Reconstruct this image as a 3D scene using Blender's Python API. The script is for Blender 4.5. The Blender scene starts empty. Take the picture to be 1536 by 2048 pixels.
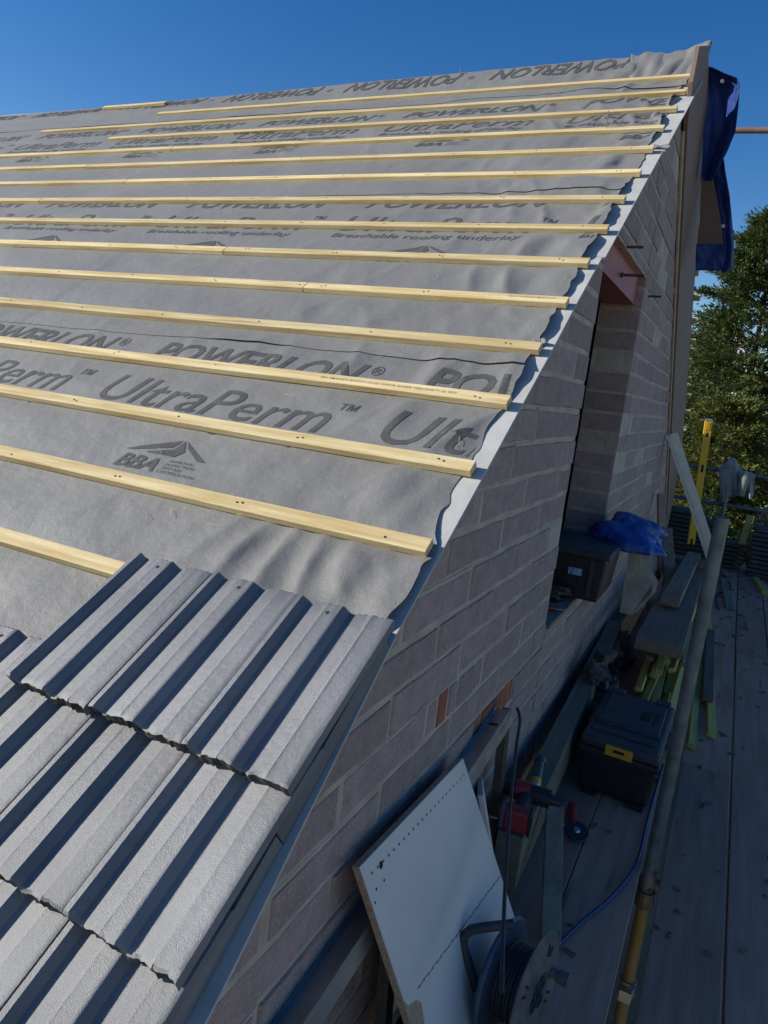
import bpy, bmesh, math, random
import numpy as np
from mathutils import Vector, Matrix
random.seed(7); RNG = np.random.default_rng(7)
SC = bpy.context.scene
COL = SC.collection

# ------------------------------------------------------------------ camera
CP = Vector((0.58795, -1.50211, 0.33904))
CR = ((0.88757503, 0.44607727, 0.11500279),      # right
      (0.18182514, -0.10985904, -0.97717481),    # down
      (-0.42326137, 0.88822636, -0.1786162))     # forward
FPX = 1430.6
cam = bpy.data.cameras.new('camera'); camo = bpy.data.objects.new('camera', cam); COL.objects.link(camo)
r, d, fw = [Vector(v) for v in CR]
camo.matrix_world = Matrix(((r.x, -d.x, -fw.x, CP.x), (r.y, -d.y, -fw.y, CP.y), (r.z, -d.z, -fw.z, CP.z), (0, 0, 0, 1)))
cam.sensor_fit = 'VERTICAL'; cam.sensor_height = 36.0; cam.lens = 36.0 * FPX / 2048.0
cam.clip_start = 0.05; cam.clip_end = 2000
SC.camera = camo
def at(u, v, axis, val):
    """survey helper: the point seen at photo pixel (u, v) that lies on the plane axis = val"""
    q = r * ((u - 768) / FPX) + d * ((v - 1024) / FPX) + fw
    t = (val - CP[axis]) / q[axis]
    return CP + q * t

# ------------------------------------------------------------------ light
PITCH = 0.6242863
SN, CS = math.sin(PITCH), math.cos(PITCH)
sx, ss, sn = -0.815, -0.07, 0.575                       # towards the sun: along the battens, up the slope, off the slope
SUN = Vector((sx, ss * CS - sn * SN, ss * SN + sn * CS)).normalized()
elev = math.asin(SUN.z)
world = bpy.data.worlds.new('World'); SC.world = world; world.use_nodes = True
wn = world.node_tree; wn.nodes.clear()
sky = wn.nodes.new('ShaderNodeTexSky'); sky.sky_type = 'NISHITA'; sky.sun_disc = False
sky.sun_elevation = elev; sky.sun_rotation = math.atan2(SUN.x, SUN.y)
sky.altitude = 300; sky.air_density = 1.0; sky.dust_density = 0.2; sky.ozone_density = 1.6
hs = wn.nodes.new('ShaderNodeHueSaturation'); hs.inputs['Saturation'].default_value = 1.44; hs.inputs['Hue'].default_value = 0.512
bg = wn.nodes.new('ShaderNodeBackground'); bg.inputs['Strength'].default_value = 0.096
wo = wn.nodes.new('ShaderNodeOutputWorld')
wn.links.new(sky.outputs[0], hs.inputs['Color']); wn.links.new(hs.outputs[0], bg.inputs['Color']); wn.links.new(bg.outputs[0], wo.inputs['Surface'])
sun = bpy.data.lights.new('sun', 'SUN'); sun.energy = 4.4; sun.angle = math.radians(0.5); sun.color = (1.0, 0.95, 0.86)
suno = bpy.data.objects.new('sun', sun); COL.objects.link(suno)
suno.rotation_euler = (-SUN).to_track_quat('-Z', 'Y').to_euler(); suno.location = (-8, -4, 8)
vs = SC.view_settings; vs.view_transform = 'Standard'; vs.look = 'None'; vs.exposure = 0.35; vs.gamma = 1.0; vs.use_curve_mapping = False

# ------------------------------------------------------------------ materials
def mat(name, col, rough=0.8, col2=None, nscale=8.0, bump=0.0, bscale=60.0, metal=0.0, stretch=(1, 1, 1), spec=0.5,
        rand=0.0, speck=None, sheen=0.0, detail=4.0, nlo=0.35, nhi=0.65, coat=0.0, bump2=0.0, b2scale=8.0, trans=0.0):
    m = bpy.data.materials.new(name); m.use_nodes = True
    nt = m.node_tree; N = nt.nodes; L = nt.links
    b = N['Principled BSDF']
    b.inputs['Roughness'].default_value = rough; b.inputs['Metallic'].default_value = metal
    b.inputs['Specular IOR Level'].default_value = spec
    if sheen: b.inputs['Sheen Weight'].default_value = sheen
    if coat: b.inputs['Coat Weight'].default_value = coat
    tc = N.new('ShaderNodeTexCoord'); oi = N.new('ShaderNodeObjectInfo')
    mp = N.new('ShaderNodeMapping'); mp.inputs['Scale'].default_value = stretch
    L.new(tc.outputs['Object'], mp.inputs['Vector'])
    off = N.new('ShaderNodeVectorMath'); off.operation = 'SCALE'; off.inputs[0].default_value = (37, 19, 53); L.new(oi.outputs['Random'], off.inputs['Scale'])
    ad = N.new('ShaderNodeVectorMath'); ad.operation = 'ADD'; L.new(mp.outputs[0], ad.inputs[0]); L.new(off.outputs[0], ad.inputs[1])
    vec = ad.outputs[0]
    def noise(sc, det=4.0, ro=0.55):
        n = N.new('ShaderNodeTexNoise'); n.inputs['Scale'].default_value = sc; n.inputs['Detail'].default_value = det; n.inputs['Roughness'].default_value = ro
        L.new(vec, n.inputs['Vector']); return n.outputs['Fac']
    col = tuple(col) + (1,)
    cur = None
    if col2 is not None:
        rp = N.new('ShaderNodeValToRGB'); L.new(noise(nscale, detail), rp.inputs['Fac'])
        rp.color_ramp.elements[0].color = col; rp.color_ramp.elements[0].position = nlo
        rp.color_ramp.elements[1].color = tuple(col2) + (1,); rp.color_ramp.elements[1].position = nhi
        cur = rp.outputs['Color']
    if speck:
        sc, thr, scol, amt = speck
        rp = N.new('ShaderNodeValToRGB'); L.new(noise(sc, 2.0), rp.inputs['Fac'])
        rp.color_ramp.elements[0].color = (0, 0, 0, 1); rp.color_ramp.elements[0].position = thr
        rp.color_ramp.elements[1].color = (amt, amt, amt, 1); rp.color_ramp.elements[1].position = min(thr + 0.09, 1)
        mx = N.new('ShaderNodeMix'); mx.data_type = 'RGBA'; L.new(rp.outputs['Color'], mx.inputs['Factor'])
        if cur: L.new(cur, mx.inputs[6])
        else: mx.inputs[6].default_value = col
        mx.inputs[7].default_value = tuple(scol) + (1,); cur = mx.outputs[2]
    if rand:
        h = N.new('ShaderNodeHueSaturation'); mr = N.new('ShaderNodeMapRange')
        mr.inputs['To Min'].default_value = 1 - rand; mr.inputs['To Max'].default_value = 1 + rand
        L.new(oi.outputs['Random'], mr.inputs['Value']); L.new(mr.outputs[0], h.inputs['Value'])
        if cur: L.new(cur, h.inputs['Color'])
        else: h.inputs['Color'].default_value = col
        cur = h.outputs['Color']
    if cur: L.new(cur, b.inputs['Base Color'])
    else: b.inputs['Base Color'].default_value = col
    if bump:
        bp = N.new('ShaderNodeBump'); bp.inputs['Strength'].default_value = bump; bp.inputs['Distance'].default_value = 0.006
        L.new(noise(bscale, 3.0, 0.6), bp.inputs['Height'])
        if bump2:
            b2 = N.new('ShaderNodeBump'); b2.inputs['Strength'].default_value = bump2; b2.inputs['Distance'].default_value = 0.03
            L.new(noise(b2scale, 2.0), b2.inputs['Height']); L.new(b2.outputs[0], bp.inputs['Normal'])
        L.new(bp.outputs[0], b.inputs['Normal'])
    if trans:
        b.inputs['Subsurface Weight'].default_value = 0
    return m

M = {}
M['underlay'] = mat('underlay_felt', (0.158, 0.155, 0.148), 0.55, (0.220, 0.215, 0.202), 2.6, 0.3, 300, speck=(190, 0.62, (0.40, 0.38, 0.31), 0.45), sheen=0.1, spec=0.45, bump2=0.13, b2scale=20, nlo=0.2, nhi=0.85)
M['ink'] = mat('dark_print', (0.072, 0.072, 0.072), 0.8, (0.098, 0.097, 0.094), 30, spec=0.3)
M['stamp'] = mat('stamp_ink', (0.30, 0.21, 0.11), 0.8)
M['stamp2'] = mat('stamp_ink_dark', (0.12, 0.10, 0.06), 0.8)
M['batten'] = mat('yellow_treated_pine', (0.56, 0.40, 0.17), 0.75, (0.78, 0.64, 0.36), 5.0, 0.35, 60, stretch=(0.6, 9, 9), rand=0.15, speck=(2.6, 0.66, (0.36, 0.22, 0.08), 0.6), spec=0.3)
M['nail'] = mat('nail_head', (0.10, 0.08, 0.06), 0.5, metal=0.6)
M['cement'] = mat('fibre_cement', (0.42, 0.41, 0.385), 0.85, (0.50, 0.49, 0.465), 9, 0.15, 120, speck=(30, 0.68, (0.36, 0.35, 0.32), 0.5))
M['barge'] = mat('brown_fibre_cement', (0.225, 0.15, 0.112), 0.8, (0.25, 0.17, 0.13), 4, 0.1, 120)
M['tile'] = mat('dark_concrete_tile', (0.145, 0.146, 0.148), 0.45, (0.20, 0.20, 0.203), 4, 0.32, 600, rand=0.16, speck=(260, 0.62, (0.34, 0.34, 0.35), 0.4), spec=0.75, bump2=0.05, b2scale=70)
M['tile_edge'] = mat('torn_shaded_edge', (0.018, 0.018, 0.02), 0.9, (0.06, 0.06, 0.06), 60, 0.8, 120)  # ragged front edge, the riser's shade put into its near-black colour
M['block'] = mat('concrete_block', (0.325, 0.24, 0.213), 0.92, (0.405, 0.305, 0.275), 20, 1.0, 120, rand=0.11, speck=(150, 0.56, (0.50, 0.41, 0.38), 0.7), spec=0.2)
M['mortar'] = mat('mortar', (0.42, 0.35, 0.275), 0.95, (0.56, 0.47, 0.375), 9, 0.8, 70, spec=0.2, bump2=0.3, b2scale=20)
M['brick'] = mat('red_brick', (0.33, 0.105, 0.06), 0.9, (0.42, 0.15, 0.085), 18, 0.5, 110, rand=0.15)
M['steel_red'] = mat('red_oxide_steel', (0.33, 0.085, 0.085), 0.6, (0.40, 0.12, 0.11), 9, 0.1, 60)
M['steel_dark'] = mat('dark_steel', (0.10, 0.10, 0.10), 0.45, (0.17, 0.15, 0.13), 30, 0.3, 300, metal=0.8)
M['galv'] = mat('galvanised_steel', (0.34, 0.35, 0.36), 0.42, (0.46, 0.47, 0.48), 14, 0.15, 90, metal=0.85)
M['tube'] = mat('scaffold_tube', (0.11, 0.125, 0.13), 0.5, (0.19, 0.205, 0.21), 16, 0.3, 120, metal=0.35, speck=(20, 0.70, (0.22, 0.15, 0.09), 0.4))
M['tube_brown'] = mat('rusty_tube', (0.17, 0.10, 0.075), 0.7, (0.25, 0.15, 0.11), 10, 0.3, 90)
M['tube_yellow'] = mat('yellow_brown_tube', (0.19, 0.14, 0.065), 0.55, (0.27, 0.20, 0.10), 12, 0.3, 90, metal=0.3)
M['alu'] = mat('grey_aluminium', (0.42, 0.45, 0.47), 0.4, (0.52, 0.55, 0.57), 12, metal=0.6)
M['tarp'] = mat('blue_tarpaulin', (0.022, 0.05, 0.21), 0.5, (0.035, 0.075, 0.27), 6, 0.3, 160, spec=0.25, bump2=0.6, b2scale=16)
M['bag'] = mat('blue_polythene', (0.006, 0.045, 0.22), 0.45, (0.01, 0.075, 0.34), 14, 0.3, 80, spec=0.6, bump2=0.5, b2scale=22)
M['ply'] = mat('shaded_brown_plywood', (0.17, 0.10, 0.065), 0.75, (0.21, 0.125, 0.08), 4, 0.1, 60)  # brown darkened so the colour carries the shade inside the tarpaulin
M['board'] = mat('weathered_scaffold_board', (0.42, 0.215, 0.145), 0.9, (0.54, 0.29, 0.205), 4.0, 0.4, 40, stretch=(7, 0.5, 7), rand=0.15, speck=(3, 0.68, (0.05, 0.045, 0.04), 0.6), spec=0.2)
M['timber_grey'] = mat('weathered_timber', (0.19, 0.16, 0.115), 0.85, (0.27, 0.235, 0.175), 4.0, 0.35, 40, stretch=(8, 0.6, 8), rand=0.15, spec=0.25)
M['timber_brown'] = mat('brown_stained_timber', (0.17, 0.125, 0.10), 0.85, (0.22, 0.165, 0.13), 4.0, 0.3, 40, stretch=(8, 0.6, 8), rand=0.15, spec=0.25)
M['timber_yellow'] = mat('yellow_green_timber', (0.46, 0.37, 0.10), 0.8, (0.60, 0.50, 0.17), 4.0, 0.3, 40, stretch=(8, 0.5, 8), rand=0.2, spec=0.25)
M['timber_pink'] = mat('pinkish_timber', (0.33, 0.21, 0.16), 0.8, (0.42, 0.28, 0.21), 4.0, 0.3, 40, stretch=(8, 8, 0.6))
M['white'] = mat('white_melamine', (0.66, 0.62, 0.57), 0.45, (0.72, 0.68, 0.63), 4, speck=(9, 0.72, (0.5, 0.5, 0.48), 0.35))
M['chip'] = mat('raw_chipboard', (0.36, 0.27, 0.17), 0.95, (0.50, 0.40, 0.28), 90, 0.9, 200)
M['black'] = mat('black_plastic', (0.016, 0.017, 0.019), 0.5, (0.024, 0.025, 0.028), 20, 0.2, 200)
M['black_lid'] = mat('dusty_black_plastic', (0.035, 0.037, 0.042), 0.6, (0.06, 0.062, 0.068), 9, 0.2, 160)
M['hole'] = mat('dark_hole', (0.02, 0.02, 0.02), 0.9)
M['yellow'] = mat('yellow_plastic', (0.62, 0.33, 0.02), 0.45, (0.68, 0.38, 0.03), 8)
M['yellow2'] = mat('yellow_lacquer', (0.72, 0.42, 0.015), 0.4, (0.76, 0.46, 0.02), 9)
M['green'] = mat('dark_green_plastic', (0.02, 0.07, 0.065), 0.5)
M['label'] = mat('white_blue_label', (0.55, 0.65, 0.75), 0.5, (0.10, 0.22, 0.48), 40, stretch=(3, 1, 0.2))
M['red'] = mat('red_plastic', (0.30, 0.02, 0.03), 0.45, (0.36, 0.03, 0.04), 20)
M['reel'] = mat('dusty_reel_plastic', (0.085, 0.08, 0.078), 0.7, (0.165, 0.155, 0.15), 16, 0.3, 140)
M['reel_blue'] = mat('blue_reel_plastic', (0.05, 0.085, 0.13), 0.6, (0.09, 0.125, 0.17), 10, 0.2, 120)
M['cable'] = mat('blue_cable', (0.008, 0.05, 0.17), 0.5)
M['black_cable'] = mat('black_rubber', (0.03, 0.032, 0.035), 0.6)
M['cloth'] = mat('grey_green_fleece', (0.24, 0.235, 0.215), 0.95, (0.31, 0.305, 0.28), 12, 0.4, 160, sheen=0.2)
M['concrete'] = mat('broken_concrete', (0.17, 0.145, 0.12), 0.95, (0.26, 0.22, 0.185), 10, 0.9, 60, bump2=0.4, b2scale=16)
M['earth'] = mat('dark_rubble', (0.06, 0.055, 0.05), 0.95, (0.12, 0.11, 0.10), 20, 0.9, 60, bump2=0.5, b2scale=20)
M['grass'] = mat('rough_grass', (0.24, 0.21, 0.12), 0.95, (0.42, 0.36, 0.25), 0.8, 0.6, 20)
M['bark'] = mat('bark', (0.07, 0.05, 0.035), 0.95, (0.12, 0.09, 0.06), 12, 0.6, 40)
M['render'] = mat('pale_render', (0.6, 0.58, 0.54), 0.9)
M['roofred'] = mat('red_clay_roof', (0.3, 0.11, 0.07), 0.9)
M['roofwhite'] = mat('white_sheet_roof', (0.75, 0.75, 0.76), 0.7)
def leafmat(name, c1, c2, c3):
    m = bpy.data.materials.new(name); m.use_nodes = True; nt = m.node_tree; N = nt.nodes; L = nt.links; b = N['Principled BSDF']
    b.inputs['Roughness'].default_value = 0.6; b.inputs['Specular IOR Level'].default_value = 0.25
    g = N.new('ShaderNodeNewGeometry'); rp = N.new('ShaderNodeValToRGB'); L.new(g.outputs['Random Per Island'], rp.inputs['Fac'])
    rp.color_ramp.elements[0].color = c1 + (1,); rp.color_ramp.elements[1].color = c3 + (1,)
    e = rp.color_ramp.elements.new(0.5); e.color = c2 + (1,)
    L.new(rp.outputs[0], b.inputs['Base Color'])
    tr = N.new('ShaderNodeBsdfTranslucent'); L.new(rp.outputs[0], tr.inputs['Color'])
    mx = N.new('ShaderNodeMixShader'); mx.inputs[0].default_value = 0.22
    L.new(b.outputs[0], mx.inputs[1]); L.new(tr.outputs[0], mx.inputs[2]); L.new(mx.outputs[0], N['Material Output'].inputs['Surface'])
    return m
M['conifer'] = leafmat('conifer_needles', (0.05, 0.07, 0.014), (0.11, 0.13, 0.028), (0.19, 0.19, 0.05))
M['conifer2'] = leafmat('dark_conifer_needles', (0.032, 0.058, 0.016), (0.07, 0.10, 0.028), (0.13, 0.155, 0.045))
M['shrub'] = leafmat('shrub_leaves', (0.06, 0.09, 0.02), (0.12, 0.16, 0.04), (0.22, 0.24, 0.08))
M['dryleaf'] = leafmat('dry_brown_leaves', (0.09, 0.06, 0.03), (0.17, 0.115, 0.06), (0.30, 0.22, 0.13))

# ------------------------------------------------------------------ mesh helpers
class MB:
    def __init__(s): s.v = []; s.f = []
    def add(s, V, F):
        o = len(s.v); s.v += [tuple(p) for p in V]; s.f += [tuple(i + o for i in q) for q in F]; return s
    def hexa(s, P):                              # 8 points: bottom ring then top ring
        return s.add(P, [(3, 2, 1, 0), (4, 5, 6, 7), (0, 1, 5, 4), (1, 2, 6, 5), (2, 3, 7, 6), (3, 0, 4, 7)])
    def box(s, c, size, R=None):
        c = Vector(c); a, b, h = [k / 2 for k in size]
        P = [Vector((x, y, z)) for z in (-h, h) for x, y in ((-a, -b), (a, -b), (a, b), (-a, b))]
        if R is not None: P = [R @ p for p in P]
        return s.hexa([p + c for p in P])
    def tube(s, pts, rad, n=12, cap=True, taper=None):
        pts = [Vector(p) for p in pts]; rings = []
        up = Vector((0, 0, 1))
        t0 = (pts[1] - pts[0]).normalized()
        if abs(t0.dot(up)) > 0.9: up = Vector((1, 0, 0))
        a = t0.cross(up).normalized()
        for i, p in enumerate(pts):
            t = ((pts[min(i + 1, len(pts) - 1)] - pts[max(i - 1, 0)])).normalized()
            a = (a - t * a.dot(t)).normalized(); b = t.cross(a)
            rr = rad if taper is None else rad * taper[i]
            rings.append([p + (a * math.cos(k * 2 * math.pi / n) + b * math.sin(k * 2 * math.pi / n)) * rr for k in range(n)])
        V = [p for R in rings for p in R]; F = []
        for i in range(len(rings) - 1):
            for k in range(n):
                F.append((i * n + k, i * n + (k + 1) % n, (i + 1) * n + (k + 1) % n, (i + 1) * n + k))
        if cap: F.append(tuple(range(n - 1, -1, -1))); F.append(tuple((len(rings) - 1) * n + k for k in range(n)))
        return s.add(V, F)
    def prism(s, poly, off):
        poly = [Vector(p) for p in poly]; off = Vector(off); n = len(poly)
        V = poly + [p + off for p in poly]
        F = [tuple(range(n - 1, -1, -1)), tuple(range(n, 2 * n))] + [(i, (i + 1) % n, n + (i + 1) % n, n + i) for i in range(n)]
        return s.add(V, F)
    def grid(s, P):                              # P[i][j] -> point
        P = np.asarray(P); a, b = P.shape[:2]
        V = P.reshape(-1, 3).tolist()
        F = [(i * b + j, i * b + j + 1, (i + 1) * b + j + 1, (i + 1) * b + j) for i in range(a - 1) for j in range(b - 1)]
        return s.add(V, F)
    def lathe(s, prof, c, axis, n=32, cap=True):   # prof: (radius, along axis)
        c = Vector(c); ax = Vector(axis).normalized(); up = Vector((0, 0, 1)) if abs(ax.z) < 0.9 else Vector((1, 0, 0))
        a = ax.cross(up).normalized(); b = ax.cross(a)
        V = []; F = []
        for (rr, h) in prof:
            for k in range(n):
                th = 2 * math.pi * k / n; V.append(c + ax * h + (a * math.cos(th) + b * math.sin(th)) * rr)
        for i in range(len(prof) - 1):
            for k in range(n): F.append((i * n + k, i * n + (k + 1) % n, (i + 1) * n + (k + 1) % n, (i + 1) * n + k))
        if cap: F.append(tuple(range(n))); F.append(tuple((len(prof) - 1) * n + k for k in range(n - 1, -1, -1)))
        return s.add(V, F)

def ob(name, mb, m, parent=None, smooth=None, bevel=0.0, solid=0.0, loc=None):
    """link a mesh given in world coordinates; its origin is put at loc (or its own bottom centre)"""
    V = np.array(mb.v, dtype=float)
    if loc is None:
        lo, hi = V.min(0), V.max(0); loc = Vector(((lo[0] + hi[0]) / 2, (lo[1] + hi[1]) / 2, lo[2]))
    loc = Vector(loc)
    me = bpy.data.meshes.new(name); me.from_pydata((V - np.array(loc)).tolist(), [], mb.f)
    me.materials.append(M[m] if isinstance(m, str) else m)
    if smooth is not None:
        me.polygons.foreach_set('use_smooth', [True] * len(me.polygons)); me.set_sharp_from_angle(angle=math.radians(smooth))
    me.update()
    o = bpy.data.objects.new(name, me); COL.objects.link(o)
    if parent is not None:
        o.parent = parent; o.location = loc - Vector(WORLD.get(parent.name, (0, 0, 0)))
    else: o.location = loc
    WORLD[o.name] = tuple(loc)
    if bevel:
        md = o.modifiers.new('bevel', 'BEVEL'); md.width = bevel; md.segments = 2; md.limit_method = 'ANGLE'
    if solid:
        md = o.modifiers.new('solid', 'SOLIDIFY'); md.thickness = solid; md.offset = 0
    return o
WORLD = {}
def tag(o, label, cat, group=None):
    o['label'] = label; o['category'] = cat
    if group: o['group'] = group
    return o
def struct(o): o['kind'] = 'structure'; return o
def thing(name, loc, label, cat, group=None):
    e = bpy.data.objects.new(name, None); COL.objects.link(e); e.location = loc; e.empty_display_size = 0.1
    WORLD[e.name] = tuple(loc)
    return tag(e, label, cat, group)
TAB = RNG.random((256, 256))
def vn(x, y, k=0):
    x = np.asarray(x, float) + 1000 + 17.3 * k; y = np.asarray(y, float) + 1000 + 9.7 * k
    i = np.floor(x).astype(int); j = np.floor(y).astype(int); fx = x - i; fy = y - j
    fx = fx * fx * fx * (fx * (fx * 6 - 15) + 10); fy = fy * fy * fy * (fy * (fy * 6 - 15) + 10)
    a = TAB[i % 256, j % 256]; b = TAB[(i + 1) % 256, j % 256]; c = TAB[i % 256, (j + 1) % 256]; e = TAB[(i + 1) % 256, (j + 1) % 256]
    return a * (1 - fx) * (1 - fy) + b * fx * (1 - fy) + c * (1 - fx) * fy + e * fx * fy

# ------------------------------------------------------------------ ground
FL = -1.361                     # scaffold deck
GR = -3.45                      # ground
g = ob('ground', MB().grid([[(x, y, GR) for y in (-300, -20, 0, 10, 40, 300)] for x in (-300, -30, 0, 10, 40, 300)]), 'grass'); struct(g)

# ------------------------------------------------------------------ roof
G = 0.2915                      # batten gauge
BT, BW = 0.024, 0.044           # batten thickness, width
RIDGE = 4.10
RZ = RIDGE * SN; RY = RIDGE * CS
def RP(x, s, h): return (x, s * CS - h * SN, s * SN + h * CS)
def RPn(x, s, h): return np.stack([x, s * CS - h * SN, s * SN + h * CS], -1)
roof = thing('pitched_roof', (0, 0, 0), 'half tiled pitched roof with grey printed underlay and pale yellow battens', 'roof')

def U(x, s):                    # height of the underlay over its seat
    x = np.asarray(x, float); s = np.asarray(s, float)
    fr = np.mod(s / G, 1.0); e = np.sin(np.pi * np.clip(fr / 0.86, 0, 1)) ** 0.6
    near = np.exp(np.minimum(x + 0.08, 0) / 0.44); far = np.clip((s - 1.2) / 2.5, 0, 1)
    w = 0.55 * (s - 0.2) + 0.12 * np.sin(s * 6)
    f1 = np.abs(vn(x * 7.5 + w * 3.0, s * 1.7, 1) - 0.5) * 2
    f2 = vn(x * 12 - s * 2.2, s * 3.0, 2) - 0.45
    folds = near * (0.040 * (0.5 - f1) + 0.036 * f2) * (0.75 + 0.9 * far)
    lowf = np.exp(-((x + 0.32) / 0.26) ** 2) * np.exp(-((s + 0.16) / 0.12) ** 2)
    fan = 0.014 * lowf * (0.5 - np.abs(np.sin((x + 0.32) * 24 / (0.6 - s * 1.2) + 0.6 + 2 * (vn(x * 3, s * 5, 8) - .5))))
    gen = 0.009 * (vn(x * 1.6, s * 3.1, 3) - 0.42) + 0.0035 * (vn(x * 9, s * 9, 4) - 0.5) + far * 0.006 * (vn(x * 5, s * 8, 5) - 0.45)
    cr = (1 - np.abs(2 * vn(x * 1.9 + 0.8 * s, s * 2.3 - 0.5 * x, 51) - 1)) ** 6 * 0.005 + (1 - np.abs(2 * vn(x * 3.4 - 1.9 * s, s * 1.3, 52) - 1)) ** 7 * 0.006 * (0.35 + near)
    return np.clip(e * (folds + gen + cr) + fan, -0.004, 0.020)
def edge(s): return -0.030 + 0.024 * (vn(s * 2.1, 3.3, 6) - 0.5) + 0.015 * (vn(s * 11.0, 7.1, 7) - 0.5) + 0.012 * (vn(s * 27.0, 2.1, 17) - 0.5) + 0.050 * np.exp(-((s + 0.10) / 0.17) ** 2) - 0.025 * np.clip((s - 2.6) / 0.8, 0, 1)
def rise(x, s): t = np.clip((np.asarray(s) - 3.84) / 0.26, 0, 1); return (0.055 * np.clip(1 + (np.asarray(x) + 0.3) / 5.0, 0, 1)) * t ** 1.3
def layer(x, s, k, s0):         # seat of sheet k whose lower edge is at s0
    h = -BT + 0.0012 + 0.0020 * k + U(x, s)
    if k:
        t = np.clip((s - s0) / 0.05, 0, 1); h = h + (1 - t) * (0.0002 + (0.016 if k == 1 else 0.007) * np.clip(vn(x * 2.6, k * 9.0, 9) - 0.55, 0, 1) + (0.006 if k == 1 else 0.003) * np.exp(np.minimum(x, 0) / 0.4))
    return h
def lapline(x, k): return 0.030 * (vn(x * 0.6, k * 3.3, 11) - 0.5) + 0.012 * (vn(x * 3.1, k * 5.7, 12) - 0.5) + 0.012 * (x + 1.5)
LAPS = [None, 0.722, 2.09, 3.60]
XL = -8.4
ux = np.concatenate([-np.arange(0, 1.0, 0.012), -np.arange(1.0, 2.2, 0.020), -np.linspace(2.2, -XL, 110)])
sheets = []
ULAB = ['lowest sheet of grey underlay, partly covered by tiles', 'middle sheet of grey underlay', 'upper sheet of grey underlay', 'ridge sheet of grey underlay, its print upside down']
for k, (s0, s1) in enumerate([(-0.95, 0.80), (0.722, 2.17), (2.09, 3.70), (3.60, RIDGE)]):
    ns = int((s1 - s0) / 0.013) + 1
    v = np.linspace(0, 1, ns)
    uu, vv = np.meshgrid(ux, v, indexing='ij')
    s = s0 + (s1 - s0) * vv
    if k: s = s + lapline(uu, k) * (1 - vv)
    x = uu + edge(s) * np.exp(uu / 0.5)
    if k == 3: x = uu - 0.02 + 0.02 * (vn(s * 9, 2.0, 3) - .5)
    h = layer(x, s, k, s0 + (lapline(uu, k) if k else 0))
    curl = np.exp((uu) / 0.012) * 0.005 * np.clip(vn(s * 5.3, 1.0, 14) - 0.3, 0, 1); h = h + curl
    if k == 3:
        h = h + 0.010 * np.sin(np.pi * np.clip((s - 3.8) / 0.3, 0, 1)) * (vn(x * 3, s * 2, 15)) + rise(x, s)
        P = RPn(x, s, h)
        # over the ridge and down the far side
        back = []
        for q in (0.02, 0.05, 0.12, 0.35, 0.8):
            xx = ux; rr_ = rise(ux, RIDGE) * math.exp(-q / 0.06)
            back.append(np.stack([xx - 0.02, np.full_like(xx, RY) + q * CS - rr_ * SN, RZ - q * SN * 0.85 + 0.004 + rr_ * CS + 0.018 * np.exp(-q / 0.03) * vn(xx * 1.1, 4.4, 16) * 0.7], -1)[:, None, :])
        P = np.concatenate([P] + back, 1)
    else: P = RPn(x, s, h)
    o = ob('underlay_sheet', MB().grid(P), 'underlay', roof, smooth=60, loc=(0, 0, 0)); o['label'] = ULAB[k]
    sheets.append(o)
# bunched sheet end pulled over the barge board at the peak
Pk = []
for i, t in enumerate(np.linspace(0, 1, 26)):
    row = []
    for j, q in enumerate(np.linspace(0, 1, 18)):
        x = -0.36 + 0.392 * t
        s = 3.815 + 0.30 * q
        fold = 0.016 * math.sin(t * 15 + q * 2.5 + 2.2 * math.sin(t * 5)) * (0.25 + t) * (0.4 + 0.6 * q) + 0.004 * math.sin(t * 31 - q * 4)
        lift = (0.056 + 0.022 * (t ** 2.0)) * q ** 1.3
        row.append(RP(x - 0.06 * q * (1 - t), s, -BT + 0.012 + fold + lift))
    Pk.append(row)
o = ob('underlay_flap', MB().grid(Pk), 'underlay', sheets[3], smooth=60, solid=0.0015)

# ---- print on the underlay
def text_data(body, shear=0.0, offset=0.0):
    cu = bpy.data.curves.new('t', 'FONT'); cu.body = body; cu.shear = shear; cu.offset = offset; cu.resolution_u = 3; cu.size = 1.0
    o = bpy.data.objects.new('t', cu); COL.objects.link(o)
    dg = bpy.context.evaluated_depsgraph_get(); me = bpy.data.meshes.new_from_object(o.evaluated_get(dg))
    V = np.array([tuple(p.co) for p in me.vertices])[:, :2]; F = [tuple(p.vertices) for p in me.polygons]
    bpy.data.objects.remove(o); bpy.data.curves.remove(cu); bpy.data.meshes.remove(me)
    return V, F
CAP = None
def text_flat(body, width, cap, shear=0.28, offset=0.0, gx=0.03, gy=0.03):
    """flat mesh of the writing, scaled to width x cap height and cut on a grid so that it can follow folds"""
    V, F = text_data(body, shear, offset)
    Vh, _ = text_data('H', 0, offset); c0 = Vh[:, 1].max() - Vh[:, 1].min(); y0 = Vh[:, 1].min()
    V[:, 0] = (V[:, 0] - V[:, 0].min()) / (V[:, 0].max() - V[:, 0].min()) * width
    V[:, 1] = (V[:, 1] - y0) / c0 * cap
    return cut(V, F, gx, gy)
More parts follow.
